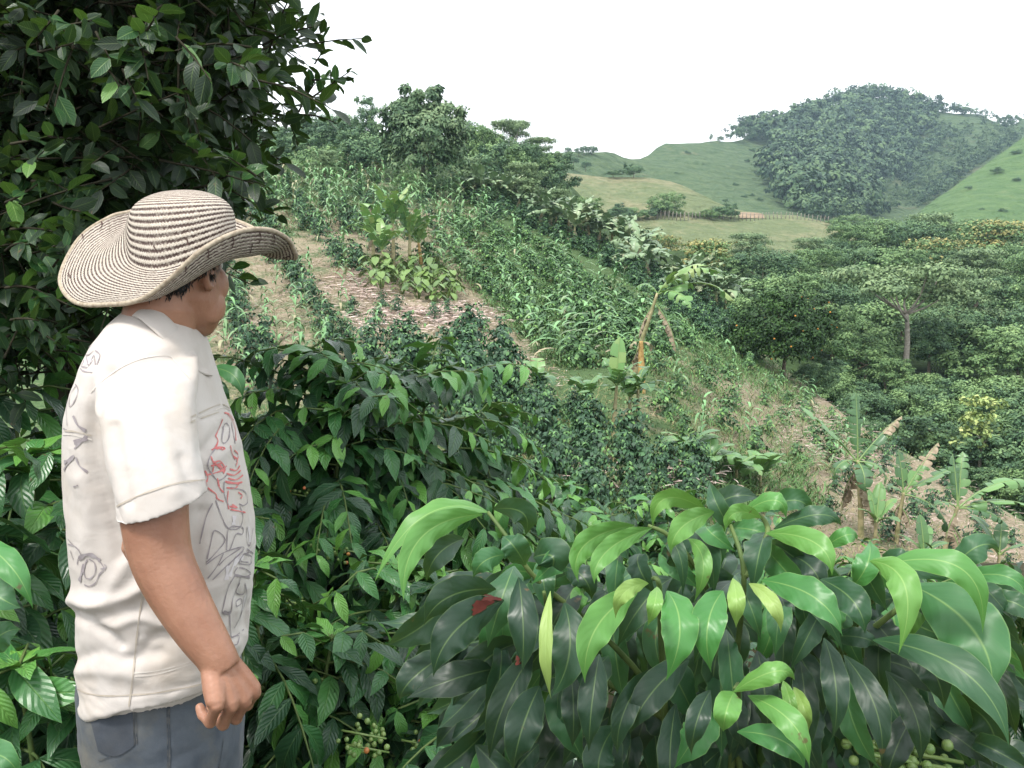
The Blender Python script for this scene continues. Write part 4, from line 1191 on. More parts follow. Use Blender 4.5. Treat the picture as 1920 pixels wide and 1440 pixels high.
T('r4', WOODS, 965, 330, 226, "spreading flat topped tree rising above the ridge right of the tall tree", None, .9)
# the tall tree on the ridge
def tall_extra(rng_, mb, B): crown_cloud(rng_, mb, [(0, 0, 6.6, 4.0, 4.0, 4.2)], 2500, .42, .30, 30, .45)
r_ = np.random.default_rng(21)
big = thing("ridge_tree", "tallest dense leafy tree standing on the ridge above the maize field", "tree")
B = [(0, 0, 5.2, 3.6, 3.6, 3.2), (-1.9, 0, 6.6, 2.1, 2.2, 1.6), (2.1, 0.3, 6.5, 2.1, 2.2, 1.6), (-0.9, -0.5, 8.0, 1.9, 1.9, 1.4), (1.0, 0.2, 8.2, 1.7, 1.7, 1.2), (-2.5, -0.4, 4.6, 1.7, 1.8, 1.7), (2.6, -0.3, 4.4, 1.7, 1.8, 1.6), (0, -1.8, 3.4, 2.2, 1.4, 1.5), (-1.7, -1, 2.6, 1.2, 1.2, 1.2), (1.8, -1, 2.5, 1.3, 1.2, 1.2), (0, 0.5, 6.8, 2.6, 2.4, 2.0), (-3.2, 0, 5.8, 1.3, 1.4, 1.2), (3.3, 0, 5.6, 1.3, 1.4, 1.2), (-3.0, -.3, 3.4, 1.3, 1.3, 1.2), (3.1, -.3, 3.3, 1.3, 1.3, 1.2)]
cb_ = MB(); crown_cloud(r_, cb_, B, 20000, .46, .34, 30, .40, (0.2, 0.8)); cb_.build("crown", tree_mat("ridge_tree_leaf", (0.028, 0.062, 0.032), (0.085, 0.15, 0.072), (0.18, 0.25, 0.125)), big)
tb = MB(); trunk_limbs(r_, tb, 4.0, .24, [b_[:3] for b_ in B]); tb.build("trunk", M_bark, big)
p_, h_ = at_px(HILL, 795, 366, 172); big.location = p_; big.scale = (h_ / 9.4 * 0.97,) * 2 + (h_ / 9.4,)

# shrubs along the crest of the field
for (px, pb, pt_, key, lab, w_) in [(610, 345, 285, 'r7', "pale olive bush at the top of the maize field", 1.3), (560, 345, 300, 'r6', "round green bush beside the pale olive bush at the top of the field", 1.1),
                                (985, 395, 310, 'r7', "broad pale green tree behind the upper banana clump", 1.25), (1098, 400, 325, 'r1', "round grey green tree on the edge of the field above the long banana row", 1.0),
                                (1050, 410, 350, 'r7', "low yellowish bush between the two round trees at the field edge", 1.1), (930, 390, 335, 'r8', "brushy dark shrub right of the tall ridge tree's trunk", 1.2), (690, 352, 310, 'r8', "dark shrub left of the tall ridge tree's trunk", 1.2), (772, 368, 318, 'r6', "leafy shrub just left of the tall ridge tree's trunk", 1.2), (822, 372, 322, 'r8', "dark leafy shrub just right of the tall ridge tree's trunk", 1.2), (870, 372, 320, 'r6', "shrub at the right foot of the tall ridge tree", 1.0)]:
    T(key, HILL, px, pb, pt_, lab, None, w_)
yb = TREES['r6']
make_tree('y1', 31, 'bushy', 5, 4, 2500, .30, M_tyel, '', name='flowering_tree', lump=.5)
T('y1', WOODS, 708, 342, 295, "small yellow flowering bush left of the tall ridge tree", None, .7)

# ---- right hand valley forest
def yl(seed):
    return lambda rng_, mb, B: None
make_tree('y2', 32, 'layered', 9, 9, 3500, .40, M_tgreen, '', name='flowering_tree', lump=.40)
def add_blossom(key, n=1500):
    root = TREES[key][0]
    rg_ = np.random.default_rng(33)
    Bq, _, _ = tree_blobs(np.random.default_rng(32), 'layered', 9, 9)
    m_ = MB(); crown_cloud(rg_, m_, [(b[0], b[1], b[2] + .35, b[3] * 1.02, b[4] * 1.02, b[5]) for b in Bq if b[2] > 5], n, .34, .42, 16, .8, (0.3, 0.9))
    KIDS[root.name].append(m_.build("blossom", M_tyel, root))
add_blossom('y2')
T('y2', HILL, 1318, 570, 455, "yellow flowering tree behind the banana clump at the field edge", None, 1.15)
T('y2', VALLEY, 1245, 520, 445, "yellow flowering tree top showing left above the banana clump", None, 1.0)
T('y2', VALLEY, 1850, 540, 420, "broad yellow flowering tree at the top right of the valley forest", None, 1.3)
T('y2', VALLEY, 1740, 560, 452, "yellowish flowering tree in the middle of the upper valley forest", None, 1.2)
T('y2', VALLEY, 1900, 520, 428, "yellow flowering tree beside the right edge of the valley forest", None, 1.0)

g_up, g_mid, g_low = "trees of the upper valley forest", "trees of the middle valley forest", "shrubs and low trees at the foot of the valley forest"
ups = [(1360, 560, 470), (1430, 570, 455), (1400, 520, 440), (1480, 560, 470), (1530, 560, 470), (1560, 510, 440), (1620, 500, 412), (1660, 500, 402), (1700, 510, 405), (1745, 505, 404), (1790, 510, 410), (1830, 500, 415), (1600, 545, 455), (1650, 550, 450), (1700, 560, 455),
       (1780, 560, 450), (1830, 575, 470), (1880, 560, 450), (1590, 510, 425), (1920, 550, 440), (1970, 540, 430), (2040, 540, 425), (2120, 540, 420), (1520, 520, 448), (1580, 590, 500), (1930, 590, 480), (1330, 590, 500)]
for i, (px, pb, pt_) in enumerate(ups):
    T(['r1', 'r2', 'r7', 'r1', 'r3', 'r2', 'r6'][i % 7], VALLEY, px, pb, pt_, "broad green tree in the upper valley forest under the far pastures", g_up, 1.35)
mids = [(1590, 640, 520), (1560, 680, 560), (1640, 680, 545), (1620, 730, 610), (1870, 650, 520), (1900, 690, 560), (1950, 660, 500), (2020, 660, 510), (2100, 680, 520), (1740, 720, 600), (1780, 700, 560), (1690, 640, 500), (1850, 720, 590), (1910, 740, 610), (1990, 740, 590), (1575, 610, 500), (1480, 620, 500), (1420, 610, 505)]
for i, (px, pb, pt_) in enumerate(mids):
    T(['r2', 'r1', 'r6', 'r1', 'r5'][i % 5], VALLEY, px, pb, pt_, "dense dark green tree in the middle of the valley forest", g_mid, 1.25)
T('r4', VALLEY, 1695, 735, 492, "large pale feathery tree with bare forked trunk in the middle of the forest", None, 1.15)
T('r7', VALLEY, 1800, 690, 525, "round pale green tree on a bare pale trunk right of the feathery tree", None, .85)
lows = [(1580, 760, 690), (1620, 790, 715), (1690, 790, 720), (1660, 745, 660), (1740, 790, 700), (1780, 830, 735), (1640, 830, 775), (1700, 850, 780), (1760, 880, 800), (1540, 730, 670), (1880, 810, 690), (1930, 830, 700), (1850, 860, 760), (1900, 900, 790), (1960, 900, 780), (1960, 960, 850), (1880, 930, 850), (2050, 860, 720), (2080, 940, 800), (2020, 1000, 880), (1820, 800, 700), (1590, 810, 755), (1720, 760, 690), (1900, 960, 890)]
for i, (px, pb, pt_) in enumerate(lows):
    T(['r6', 'r8', 'r6', 'r1', 'r8'][i % 5], VALLEY, px, pb, pt_, "bushy green shrub at the foot of the valley forest beyond the field", g_low, 1.3)
# dark leaning tree with pale young leaf tufts
make_tree('lime', 41, 'layered', 8, 5.5, 900, .42, M_tlime, '', name='young_tree', bark=M_palebark, lump=.32, asp=.8, nclump=9)
T('lime', VALLEY, 1835, 905, 745, "young tree with lime yellow leaf tufts in front of dark bushes at right", None, 1.0)
T('r8', VALLEY, 1790, 880, 770, "dark rounded bush behind the lime tufted young tree", None, 1.5)
T('r8', VALLEY, 1880, 900, 760, "dark bush right of the lime tufted young tree", None, 1.3)
make_tree('rust', 42, 'bushy', 4, 5, 1500, .34, M_trust, '', name='shrub', cat='shrub', lump=.4)
T('rust', VALLEY, 1915, 790, 745, "rust brown leaved shrub at the right edge of the forest", None, 1.2)
# orange tree
ORB = [(0, 0, 3.0, 2.7, 2.7, 2.5), (-1.6, -.4, 2.3, 1.5, 1.5, 1.5), (1.7, -.3, 2.4, 1.5, 1.5, 1.5), (-.6, -.2, 4.5, 1.7, 1.6, 1.2), (1.0, 0, 4.3, 1.6, 1.6, 1.2), (0, -1.5, 2.4, 1.7, 1.2, 1.5), (-2.2, 0, 3.4, 1.0, 1.2, 1.2), (2.2, 0, 3.3, 1.0, 1.2, 1.2)]
_tb = tree_blobs
tree_blobs = lambda *a_: (ORB, 1.6, 5)
root = make_tree('orange', 51, 'round', 6, 6.4, 17000, .22, M_torange, "round dark orange tree dotted with fruit at the right end of the field", name='orange_tree', lump=.36, asp=.5, nclump=60)
tree_blobs = _tb
p_, h_ = at_px(HILL, 1468, 712, 535)
put_tree('orange', p_, h_, "round dark orange tree dotted with fruit at the right end of the field", rng=rng, rz=0.0, wide=1.06)
Bq = ORB
rg = np.random.default_rng(52)
fm = None
for k in range(28):
    b_ = Bq[rg.integers(0, len(Bq))]
    dv = nrm(rg.normal(size=3) * [1, 1, .8] + [0.2, -0.8, 0.15])
    loc = np.array(b_[:3]) + dv * np.array(b_[3:6]) * 1.04
    if fm is None:
        m_ = MB(); th = np.linspace(0, math.pi, 6); ph = np.linspace(0, 2 * math.pi, 8, endpoint=False)
        V = np.array([[.06 * math.sin(t) * math.cos(a), .06 * math.sin(t) * math.sin(a), .056 * math.cos(t)] for t in th for a in ph])
        m_.add(V, [(i * 8 + j, i * 8 + (j + 1) % 8, (i + 1) * 8 + (j + 1) % 8, (i + 1) * 8 + j) for i in range(5) for j in range(8)])
        fm = m_.mesh("orange", M_orange)
    o_ = link("orange", fm, root); o_.location = loc
T('r8', HILL, 1530, 712, 640, "dark bush leaning against the right side of the orange tree", None, 1.0)
T('r6', HILL, 1405, 660, 600, "dark shrub left behind the orange tree", None, 1.2)
# bare dead tree
db = MB(); rg = np.random.default_rng(61)
trunk_limbs(rg, db, 5.0, .13, [(-.8, 0, 6.6), (.5, .2, 7.2), (1.0, -.2, 5.8), (-.3, .1, 7.6), (.2, 0, 6.4)])
trunk_limbs(rg, db, 4.0, .08, [(-.9, .3, 5.0), (.9, .2, 5.2)])
dt = thing("dead_tree", "bare pale dead tree above the orange tree", "tree"); db.build("trunk", M_palebark, dt)
p_, h_ = at_px(VALLEY, 1492, 590, 500); dt.location = p_; dt.scale = (h_ / 7.6,) * 3

# ---- far trees and shrubs on the pastures
g_past = "dark shrubs scattered over the middle pasture"
for px, pb, pt_, w_ in [(1248, 402, 354, 1.2), (1245, 402, 378, 1.6), (1355, 410, 380, 1.6), (1330, 412, 390, 1.6), (1190, 412, 385, 1.5), (1215, 410, 388, 1.4), (1165, 415, 380, 1.3), (1160, 405, 388, 1.2), (1375, 408, 392, 1.5), (1300, 408, 396, 2.0), (1350, 405, 385, 1.5), (1270, 405, 390, 1.6)]:
    T('r8' if px % 2 else 'r6', PASTURE, px, pb, pt_, "dark shrub on the middle pasture above the fence line", g_past, w_)
T('r8', PASTURE, 1188, 332, 305, "round dark shrub alone on the crest of the middle pasture", None, 1.3)
T('r8', PASTURE, 1150, 331, 318, "low flat shrub left of the round shrub on the pasture crest", None, 2.2)
T('r6', PASTURE, 1590, 430, 398, "pale green spreading tree where the pasture meets the forest", None, 1.9)
T('r6', PASTURE, 1640, 450, 420, "dark tree at the right end of the pasture", None, 1.5)
g_c = "small trees on the far left pasture crest"
for px, pb, pt_ in [(1064, 290, 275), (1085, 292, 276), (1095, 291, 272), (1110, 293, 272), (1046, 293, 282), (1163, 301, 295), (1055, 305, 290), (1075, 312, 292), (1098, 320, 300)]:
    T('r2', MOUNT, px, pb, pt_, "small dark tree on the far left pasture crest", g_c, 1.2)
T('r5', MOUNT, 1333, 268, 251, "thin tree standing on the skyline of the far pasture", None, .9)
T('r2', MOUNT, 1350, 268, 254, "round tree on the skyline next to the mountain forest", None, 1.2)
g_m = "bushes dotted on the far mountain pasture"
for px, pb in [(1290, 290), (1400, 305), (1380, 350), (1420, 330), (1410, 370), (1360, 380), (1425, 378), (1440, 360), (1395, 372), (1270, 330), (1410, 285)]:
    T('r8', MOUNT, px, pb, pb - 8, "small dark bush on the far mountain pasture", g_m, 1.4)
g_r = "bushes dotted on the steep right pasture"
for px, pb, h_ in [(1870, 325, 12), (1905, 340, 8), (1880, 400, 10), (1840, 395, 6), (1780, 420, 8), (1905, 290, 10), (1815, 355, 7)]:
    T('r8', RIGHTP, px, pb, pb - h_, "small dark bush on the steep right pasture", g_r, 1.8)

# fence along the foot of the upper pasture
fb = thing("fence", "line of pale wooden fence posts along the foot of the upper pasture", "fence")
pm = MB().add(*tube([[0, 0, -.3], [0, 0, .8], [0.03, 0, 1.5]], [.09, .08, .06], 5)).mesh("post", M_palebark)
ln = []
for i in range(46):
    px = 1232 + i * (1560 - 1232) / 45.0
    p_ = PASTURE.pt(px, 411 + 2.0 * math.sin(px * .05) + max(0, (px - 1440)) * 0.05)
    o_ = link("post", pm, fb); o_.location = p_; o_.rotation_euler = (rng.normal() * .08, rng.normal() * .08, 0); ln.append(p_ + np.array([0, 0, 1.15]))
fb2 = MB().add(*tube(ln, [.02] * len(ln), 4)); fb2.build("wire", M_bark, fb)
# bare clay bank
cb_ = MB(); 
pc_ = [PASTURE.pt(x_, y_) + np.array([0, 0, .12]) for y_ in (399, 402, 406, 410) for x_ in np.linspace(1386, 1432, 10) + (y_ - 404) * 0.3]
for i in range(40): pc_[i][2] += 0.35 * math.sin((i % 10) / 9 * math.pi) * math.sin((i // 10) / 3 * math.pi)
cb_.add(pc_, grid_faces(4, 10)); o_ = cb_.build("clay_bank", simple_mat("clay", (0.19, 0.14, 0.095), (0.29, 0.22, 0.15), .8, .95, .1, .6, .2)); o_['kind'] = 'structure'

# ---- forest on the mountain: a far-off wood that reads as one mass
FOREST = [(1380, 268), (1400, 248), (1474, 238), (1557, 196), (1632, 180), (1712, 200), (1760, 205), (1740, 240), (1700, 300), (1690, 330), (1650, 345), (1640, 390), (1620, 400), (1560, 398), (1480, 395), (1440, 345), (1436, 330), (1462, 300), (1448, 268)]
rg = np.random.default_rng(71)
fm = MB()
def forest_patch(poly, n, hmin, hmax, sl, tint=(0.15, 0.8)):
    xs = [p_[0] for p_ in poly]; ys = [p_[1] for p_ in poly]
    cnt = 0
    while cnt < n:
        x, y = rg.uniform(min(xs), max(xs)), rg.uniform(min(ys), max(ys))
        if not in_poly(x, y, poly): continue
        cnt += 1
        p_ = sl.pt(x, y)
        h_ = rg.uniform(hmin, hmax); w_ = h_ * rg.uniform(.40, .58)
        t0 = rg.uniform(tint[0], tint[1] - .15)
        crown_cloud(rg, fm, [(p_[0], p_[1], p_[2] + h_ * .48, w_, w_, h_ * .46)], 190, h_ * .13, .36, 7, .8, (t0, t0 + .25), ball=1.0)
forest_patch(FOREST, 800, 7, 15, MOUNT, (.05, 1.0))
sky_ = [(1372, 269), (1400, 249), (1474, 241), (1495, 221), (1557, 199), (1595, 185), (1632, 183), (1674, 185), (1712, 205), (1745, 207), (1787, 215), (1837, 218), (1874, 236), (1891, 237), (1920, 227), (2050, 201)]
for x in np.arange(1376, 2000, 5.0):
    y = np.interp(x, [a_[0] for a_ in sky_], [a_[1] for a_ in sky_])
    if x > 1720 and rg.random() < .45: continue
    forest_patch([(x - 3, y), (x + 3, y), (x + 3, y + 6), (x - 3, y + 6)], 1, 6, 11, MOUNT)
forest_patch([(1480, 380), (1640, 380), (1660, 415), (1500, 415)], 90, 6, 10, MOUNT, (0.4, 1.0))
forest_patch([(1700, 215), (1760, 215), (1780, 260), (1730, 320), (1700, 350), (1680, 320)], 90, 5, 10, MOUNT, (0.1, 0.9))
forest_patch([(1690, 230), (1920, 240), (1920, 262), (1800, 340), (1730, 390), (1660, 400), (1690, 330)], 330, 2.5, 6, MOUNT, (0.4, 1.0))
forest_patch([(1725, 397), (1800, 341), (1920, 257), (1920, 245), (1790, 325), (1715, 390)], 60, 4, 8, MOUNT, (0.2, .7))
o_ = fm.build("mountain_forest", M_mforest)
tag(o_, "blue green forest covering the far mountain", "forest", None, "stuff")
# ------------------------------------------------------------------ field plants on the hillside
def coffee_shrub(rng, H, R, leaf, levels, mb, sb, nstem=1, spacing=0.5, nt=2, ns=0, shape='diamond', young=0.12, low=0.1, hang=1.0, stem_r=0.014, wave=0.0, density=1.0, base=(0, 0, 0)):
    """coffee: upright stems with tiers of drooping side branches carrying paired leaves"""
    P_, A_d, N_d, L_, W_, T_, K_ = [], [], [], [], [], [], []
    for s_ in range(nstem):
        az = rng.uniform(0, 6.28)
        lean = 0.0 if nstem == 1 else rng.uniform(.12, .30)
        h_s = H * (1.0 if s_ == 0 else rng.uniform(.78, .97))
        top = np.array([math.cos(az) * lean * H * .6, math.sin(az) * lean * H * .6, h_s])
        st = catmull([[0, 0, 0], top * [.35, .35, .33], top * [.72, .72, .68], top], 4) + np.array(base)
        if sb is not None: sb.add(*tube(st, np.linspace(stem_r, stem_r * .35, len(st)), 6))
        for li in range(levels):
            f = low + (1 - low) * (li + rng.uniform(-.3, .3)) / max(levels - 1, 1)
            f = min(max(f, 0.03), 1.0)
            o_ = np.array([np.interp(f * h_s + base[2], st[:, 2], st[:, k]) for k in range(2)] + [f * h_s + base[2]])
            prof = np.interp(f, [0, .2, .45, .75, .92, 1], [.85, 1.0, .98, .82, .55, .25])
            a0 = rng.uniform(0, 6.28)
            for b_ in range(2 if levels > 8 else 3):
                if rng.random() > density: continue
                a = a0 + b_ * (math.pi if levels > 8 else 2.09) + rng.normal() * .3
                Lb = R * prof * rng.uniform(.75, 1.12) / (1.15 if nstem > 1 else 1.0)
                rise = rng.uniform(.25, .6) + .5 * (f > .9)
                droop = rng.uniform(.5, .95) * hang
                nn = max(2, int(Lb / (leaf * spacing)))
                s = np.linspace(0.14 if ns else .05, 1, nn)
                dirh = np.array([math.cos(a), math.sin(a), 0])
                pts = o_ + np.outer(s * Lb, dirh) * 0.95
                pts[:, 2] += Lb * (rise * s - droop * s ** 2)
                if sb is not None and levels > 8:
                    q_ = np.vstack([o_, pts[::max(1, nn // 4)], pts[-1:]])
                    sb.add(*tube(q_, np.linspace(stem_r * .35, stem_r * .16, len(q_)), 4, caps=False))
                tan = nrm(np.stack([np.full(nn, dirh[0]), np.full(nn, dirh[1]), rise - 2 * droop * s], -1))
                lat = nrm(np.cross(tan, [0, 0, 1.0]))
                for sg in (-1, 1):
                    al = tan * .50 + lat * sg * .85 + np.array([0, 0, -.12]) + rng.normal(size=(nn, 3)) * .22
                    al[:, 2] -= 0.25 * rng.random(nn) * hang
                    P_.append(pts + tan * (rng.random((nn, 1)) - .5) * leaf * .2); A_d.append(al)
                    N_d.append(np.tile([0, 0, 1.0], (nn, 1)) + tan * .35 + rng.normal(size=(nn, 3)) * .22)
                    tip = s > .74
                    l_ = leaf * rng.uniform(.75, 1.15, nn) * np.where(tip, .72, 1)
                    L_.append(l_); W_.append(l_ * rng.uniform(.38, .47, nn) * (.86 if ns else 1.2))
                    T_.append(np.clip(rng.uniform(.2, .72, nn) + np.where(tip & (rng.random(nn) < .8), rng.uniform(.2, .5), 0) + (rng.random(nn) < young) * .3, 0, 1)); K_.append(rng.uniform(.5, 1.5, nn) * hang)
            if f > .9:   # leaf rosette at the tip
                k = 6
                P_.append(np.tile(o_, (k, 1))); an = rng.uniform(0, 6.28, k)
                A_d.append(np.stack([np.cos(an), np.sin(an), rng.uniform(.3, 1.2, k)], -1)); N_d.append(np.tile([0, 0, 1.0], (k, 1)))
                L_.append(leaf * rng.uniform(.5, .9, k)); W_.append(leaf * rng.uniform(.25, .36, k)); T_.append(rng.uniform(.7, 1, k)); K_.append(rng.uniform(.5, 1.2, k))
    leaves(mb, np.concatenate(P_), np.concatenate(A_d), np.concatenate(N_d), np.concatenate(L_), np.concatenate(W_), np.concatenate(T_), nt, ns, shape, np.concatenate(K_), 0.22, wave, rng)

def maize(rng, H, mb, dry=False):
    sway = rng.normal(size=2) * .06 * H
    st = catmull([[0, 0, -.1], [sway[0] * .3, sway[1] * .3, H * .4], [sway[0], sway[1], H * .92]], 3)
    mb.add(*tube(st, np.linspace(.016, .007, len(st)), 5), tint=.12 if dry else .45)
    n = rng.integers(8, 12)
    f = np.linspace(.12, .95, n)
    pos = np.stack([np.interp(f * H, st[:, 2], st[:, 0]), np.interp(f * H, st[:, 2], st[:, 1]), f * H], -1)
    a = rng.uniform(0, 6.28) + np.arange(n) * math.pi + rng.normal(size=n) * .4
    up = rng.uniform(.7, 1.6, n)
    al = np.stack([np.cos(a), np.sin(a), up], -1)
    L = H * rng.uniform(.34, .52, n) * (1 - .35 * np.abs(f - .5))
    t = rng.uniform(.0, .3, n) if dry else np.clip(rng.uniform(.35, .9, n) - (f < .3) * rng.uniform(.1, .5, n), 0, 1)
    nn = np.tile([0, 0, 1.0], (n, 1)) - np.stack([np.cos(a), np.sin(a), np.zeros(n)], -1) * .6
    leaves(mb, pos, al, nn, L * 1.15, .085 + .03 * rng.random(n), t, 5, 0, 'strap', rng.uniform(1.4, 2.6, n), 0.0)
    k = 5
    leaves(mb, np.tile(st[-1], (k, 1)), np.stack([rng.normal(size=k) * .5, rng.normal(size=k) * .5, np.ones(k)], -1), rand_dirs(rng, k), H * .13, .012, .1, 2, 0, 'strap', .5)

def proto_set(name, cat, n, fn, mats, seed):
    out = []
    for i in range(n):
        r_ = np.random.default_rng(seed + i)
        mb = MB(); fn(r_, mb)
        out.append(mb.mesh(name, mats))
    return out

def bush_fn(H, R, leaf, levels, nstem=1, young=.08):
    def fn(r_, mb):
        sm_ = MB()
        coffee_shrub(r_, H, R, leaf, levels, mb, None, nstem, .45, 2, 0, 'diamond', young, .03)
        mb.add(*tube([[0, 0, -.3], [0, 0, H * .6]], [.025, .012], 5), tint=0.1)
    return fn
SMALL = proto_set("coffee_shrub", "shrub", 6, bush_fn(1.0, .62, .19, 14, 1, .12), M_coffee_far, 100)
FRESH = proto_set("coffee_shrub", "shrub", 6, bush_fn(1.0, .66, .20, 13, 1, .2), M_coffee_mid, 110)
MEDIUM = proto_set("coffee_bush", "bush", 6, bush_fn(1.7, .85, .19, 18, 2, .14), M_coffee_far, 120)
MAIZE = proto_set("maize_plant", "maize", 8, lambda r_, mb: maize(r_, 1.9, mb), M_maize, 140)
MAIZEDRY = proto_set("maize_plant", "maize", 3, lambda r_, mb: maize(r_, 1.9, mb, True), M_maize, 160)

def scatter(rng, sl, poly, mind, n_max, tries=9000, rows=None):
    if rows:
        a_, b_ = sl.pt(*rows[0]), sl.pt(*rows[1]); dd = nrm(np.array([b_[1] - a_[1], a_[0] - b_[0]]))
    xs = [p_[0] for p_ in poly]; ys = [p_[1] for p_ in poly]
    out = []
    for _ in range(tries):
        if len(out) >= n_max: break
        x, y = rng.uniform(min(xs), max(xs)), rng.uniform(min(ys), max(ys))
        if not in_poly(x, y, poly) or y < sl.crest(x) + 2: continue
        p_ = sl.pt(x, y)
        if rows and ((p_[0] * dd[0] + p_[1] * dd[1] + .25 * math.sin(p_[0] * .7)) / rows[2]) % 1.0 > .28: continue
        if any((p_[0] - q_[0]) ** 2 + (p_[1] - q_[1]) ** 2 < mind * mind for q_ in out): continue
        out.append(p_)
    return out

rng = np.random.default_rng(7)
def plant(meshes, name, cat, pts, label, group, s0, s1, wide=1.0):
    for p_ in pts:
        o_ = link(name, meshes[rng.integers(0, len(meshes))])
        s_ = rng.uniform(s0, s1)
        o_.location = (p_[0], p_[1], p_[2] - .03); o_.rotation_euler = (rng.normal() * .06, rng.normal() * .06, rng.uniform(0, 6.28)); o_.scale = (s_ * wide, s_ * wide, s_)
        tag(o_, label, cat, group)

LEFTF = [(370, 400), (430, 345), (690, 350), (760, 480), (660, 520), (640, 680), (430, 760), (370, 700)]
TOPF = [(430, 330), (860, 362), (930, 420), (860, 470), (700, 440), (430, 430)]
MIDF = [(860, 420), (930, 420), (1120, 520), (1270, 640), (1200, 690), (1050, 690), (960, 620), (880, 540), (790, 500)]
STRIP = [(880, 368), (1000, 398), (1100, 445), (1200, 500), (1300, 560), (1390, 640), (1330, 640), (1240, 575), (1120, 490), (1000, 430), (900, 398)]
RIGHTF = [(1220, 620), (1340, 640), (1480, 720), (1640, 830), (1600, 900), (1450, 870), (1290, 840), (1230, 760)]
LOWR = [(1540, 880), (1680, 850), (1900, 985), (1900, 1080), (1700, 1040), (1560, 980)]
LOWM = [(870, 830), (960, 750), (1010, 750), (1180, 850), (1310, 920), (1330, 960), (1100, 1000), (900, 980), (830, 850)]
CLUST = [(680, 720), (760, 690), (850, 680), (940, 705), (950, 740), (880, 800), (780, 830), (690, 780)]
plant(SMALL, "coffee_shrub", "shrub", scatter(rng, HILL, LEFTF, 1.1, 72, rows=((470, 380), (620, 700), 2.3)), "small dark coffee shrub on the dry strawy ground in front of the hat brim", "coffee shrubs on the dry left part of the field", .75, 1.2, 1.05)
plant(MAIZE, "maize_plant", "maize", scatter(rng, HILL, LEFTF, 1.15, 50), "pale green maize plant among the coffee shrubs on the dry left part", "maize on the dry left part of the field", .7, 1.05)
plant(MAIZE, "maize_plant", "maize", scatter(rng, HILL, TOPF, 1.0, 125), "tall maize plant near the top edge of the field", "maize along the top of the field", .85, 1.3)
plant(SMALL, "coffee_shrub", "shrub", scatter(rng, HILL, TOPF, 1.8, 38), "dark coffee shrub between the maize at the top of the field", "coffee shrubs at the top of the field", .8, 1.2)
plant(MAIZEDRY, "maize_plant", "maize", scatter(rng, HILL, [(430, 330), (700, 340), (700, 400), (430, 420)], 1.5, 16), "dried straw coloured maize stalk near the top edge of the field", "dry maize stalks at the top of the field", .8, 1.1)
plant(MAIZE, "maize_plant", "maize", scatter(rng, HILL, MIDF, 0.9, 70, rows=((860, 430), (1180, 680), 1.6)), "fresh green maize plant in the wide green strip right of the banana clump", "maize in the green middle strip", .6, .95, 1.5)
plant(FRESH, "coffee_shrub", "shrub", scatter(rng, HILL, MIDF, 1.0, 90, rows=((860, 430), (1180, 680), 2.1)), "coffee shrub in the wide green strip right of the banana clump", "coffee shrubs in the green middle strip", .8, 1.2, 1.25)
plant(MEDIUM, "coffee_bush", "bush", scatter(rng, HILL, STRIP, 1.0, 125), "dark coffee bush in the dense row along the far edge of the field", "coffee bushes along the far edge of the field", .55, .85, 1.2)
plant(FRESH, "coffee_shrub", "shrub", scatter(rng, HILL, RIGHTF, 1.15, 52, rows=((1240, 640), (1500, 860), 2.4)), "small coffee shrub on the tan slope right of the leaning banana", "coffee shrubs on the right slope", .55, .9, 1.15)
plant(MAIZE, "maize_plant", "maize", scatter(rng, HILL, RIGHTF, 1.5, 26), "short maize plant on the tan slope right of the leaning banana", "maize on the right slope", .4, .7, 1.2)
plant(SMALL, "coffee_shrub", "shrub", scatter(rng, HILL, LOWR, 1.3, 22), "small coffee shrub on the bare ground among the torn bananas", "coffee shrubs among the torn bananas", .5, .8)
plant(MEDIUM, "coffee_bush", "bush", scatter(rng, HILL, LOWM, 1.0, 48), "dark leafy coffee bush on the lower middle of the field", "coffee bushes on the lower middle of the field", .50, .85, 1.05)
plant(MEDIUM, "coffee_bush", "bush", scatter(rng, HILL, CLUST, .95, 34), "tall dark coffee bush in the dense thicket below the straw patch", "coffee bushes in the thicket below the straw", .75, 1.15, 1.05)
plant(SMALL, "coffee_shrub", "shrub", [HILL.pt(x, y) for x, y in [(660, 590), (720, 575), (705, 610), (745, 585), (770, 610), (815, 600), (840, 590), (735, 640), (690, 650), (650, 640), (870, 625), (905, 620)]], "small coffee shrub standing in the pink straw patch", "coffee shrubs in the straw patch", .5, .85, 1.0)
plant(MAIZE, "maize_plant", "maize", [HILL.pt(x, y) for x, y in [(545, 690), (560, 680), (580, 695), (605, 680), (620, 690), (700, 640), (520, 640), (505, 650), (690, 660)]], "bright young maize plant in the group before the coffee thicket", "young maize in front of the thicket", .6, .85, 1.2)

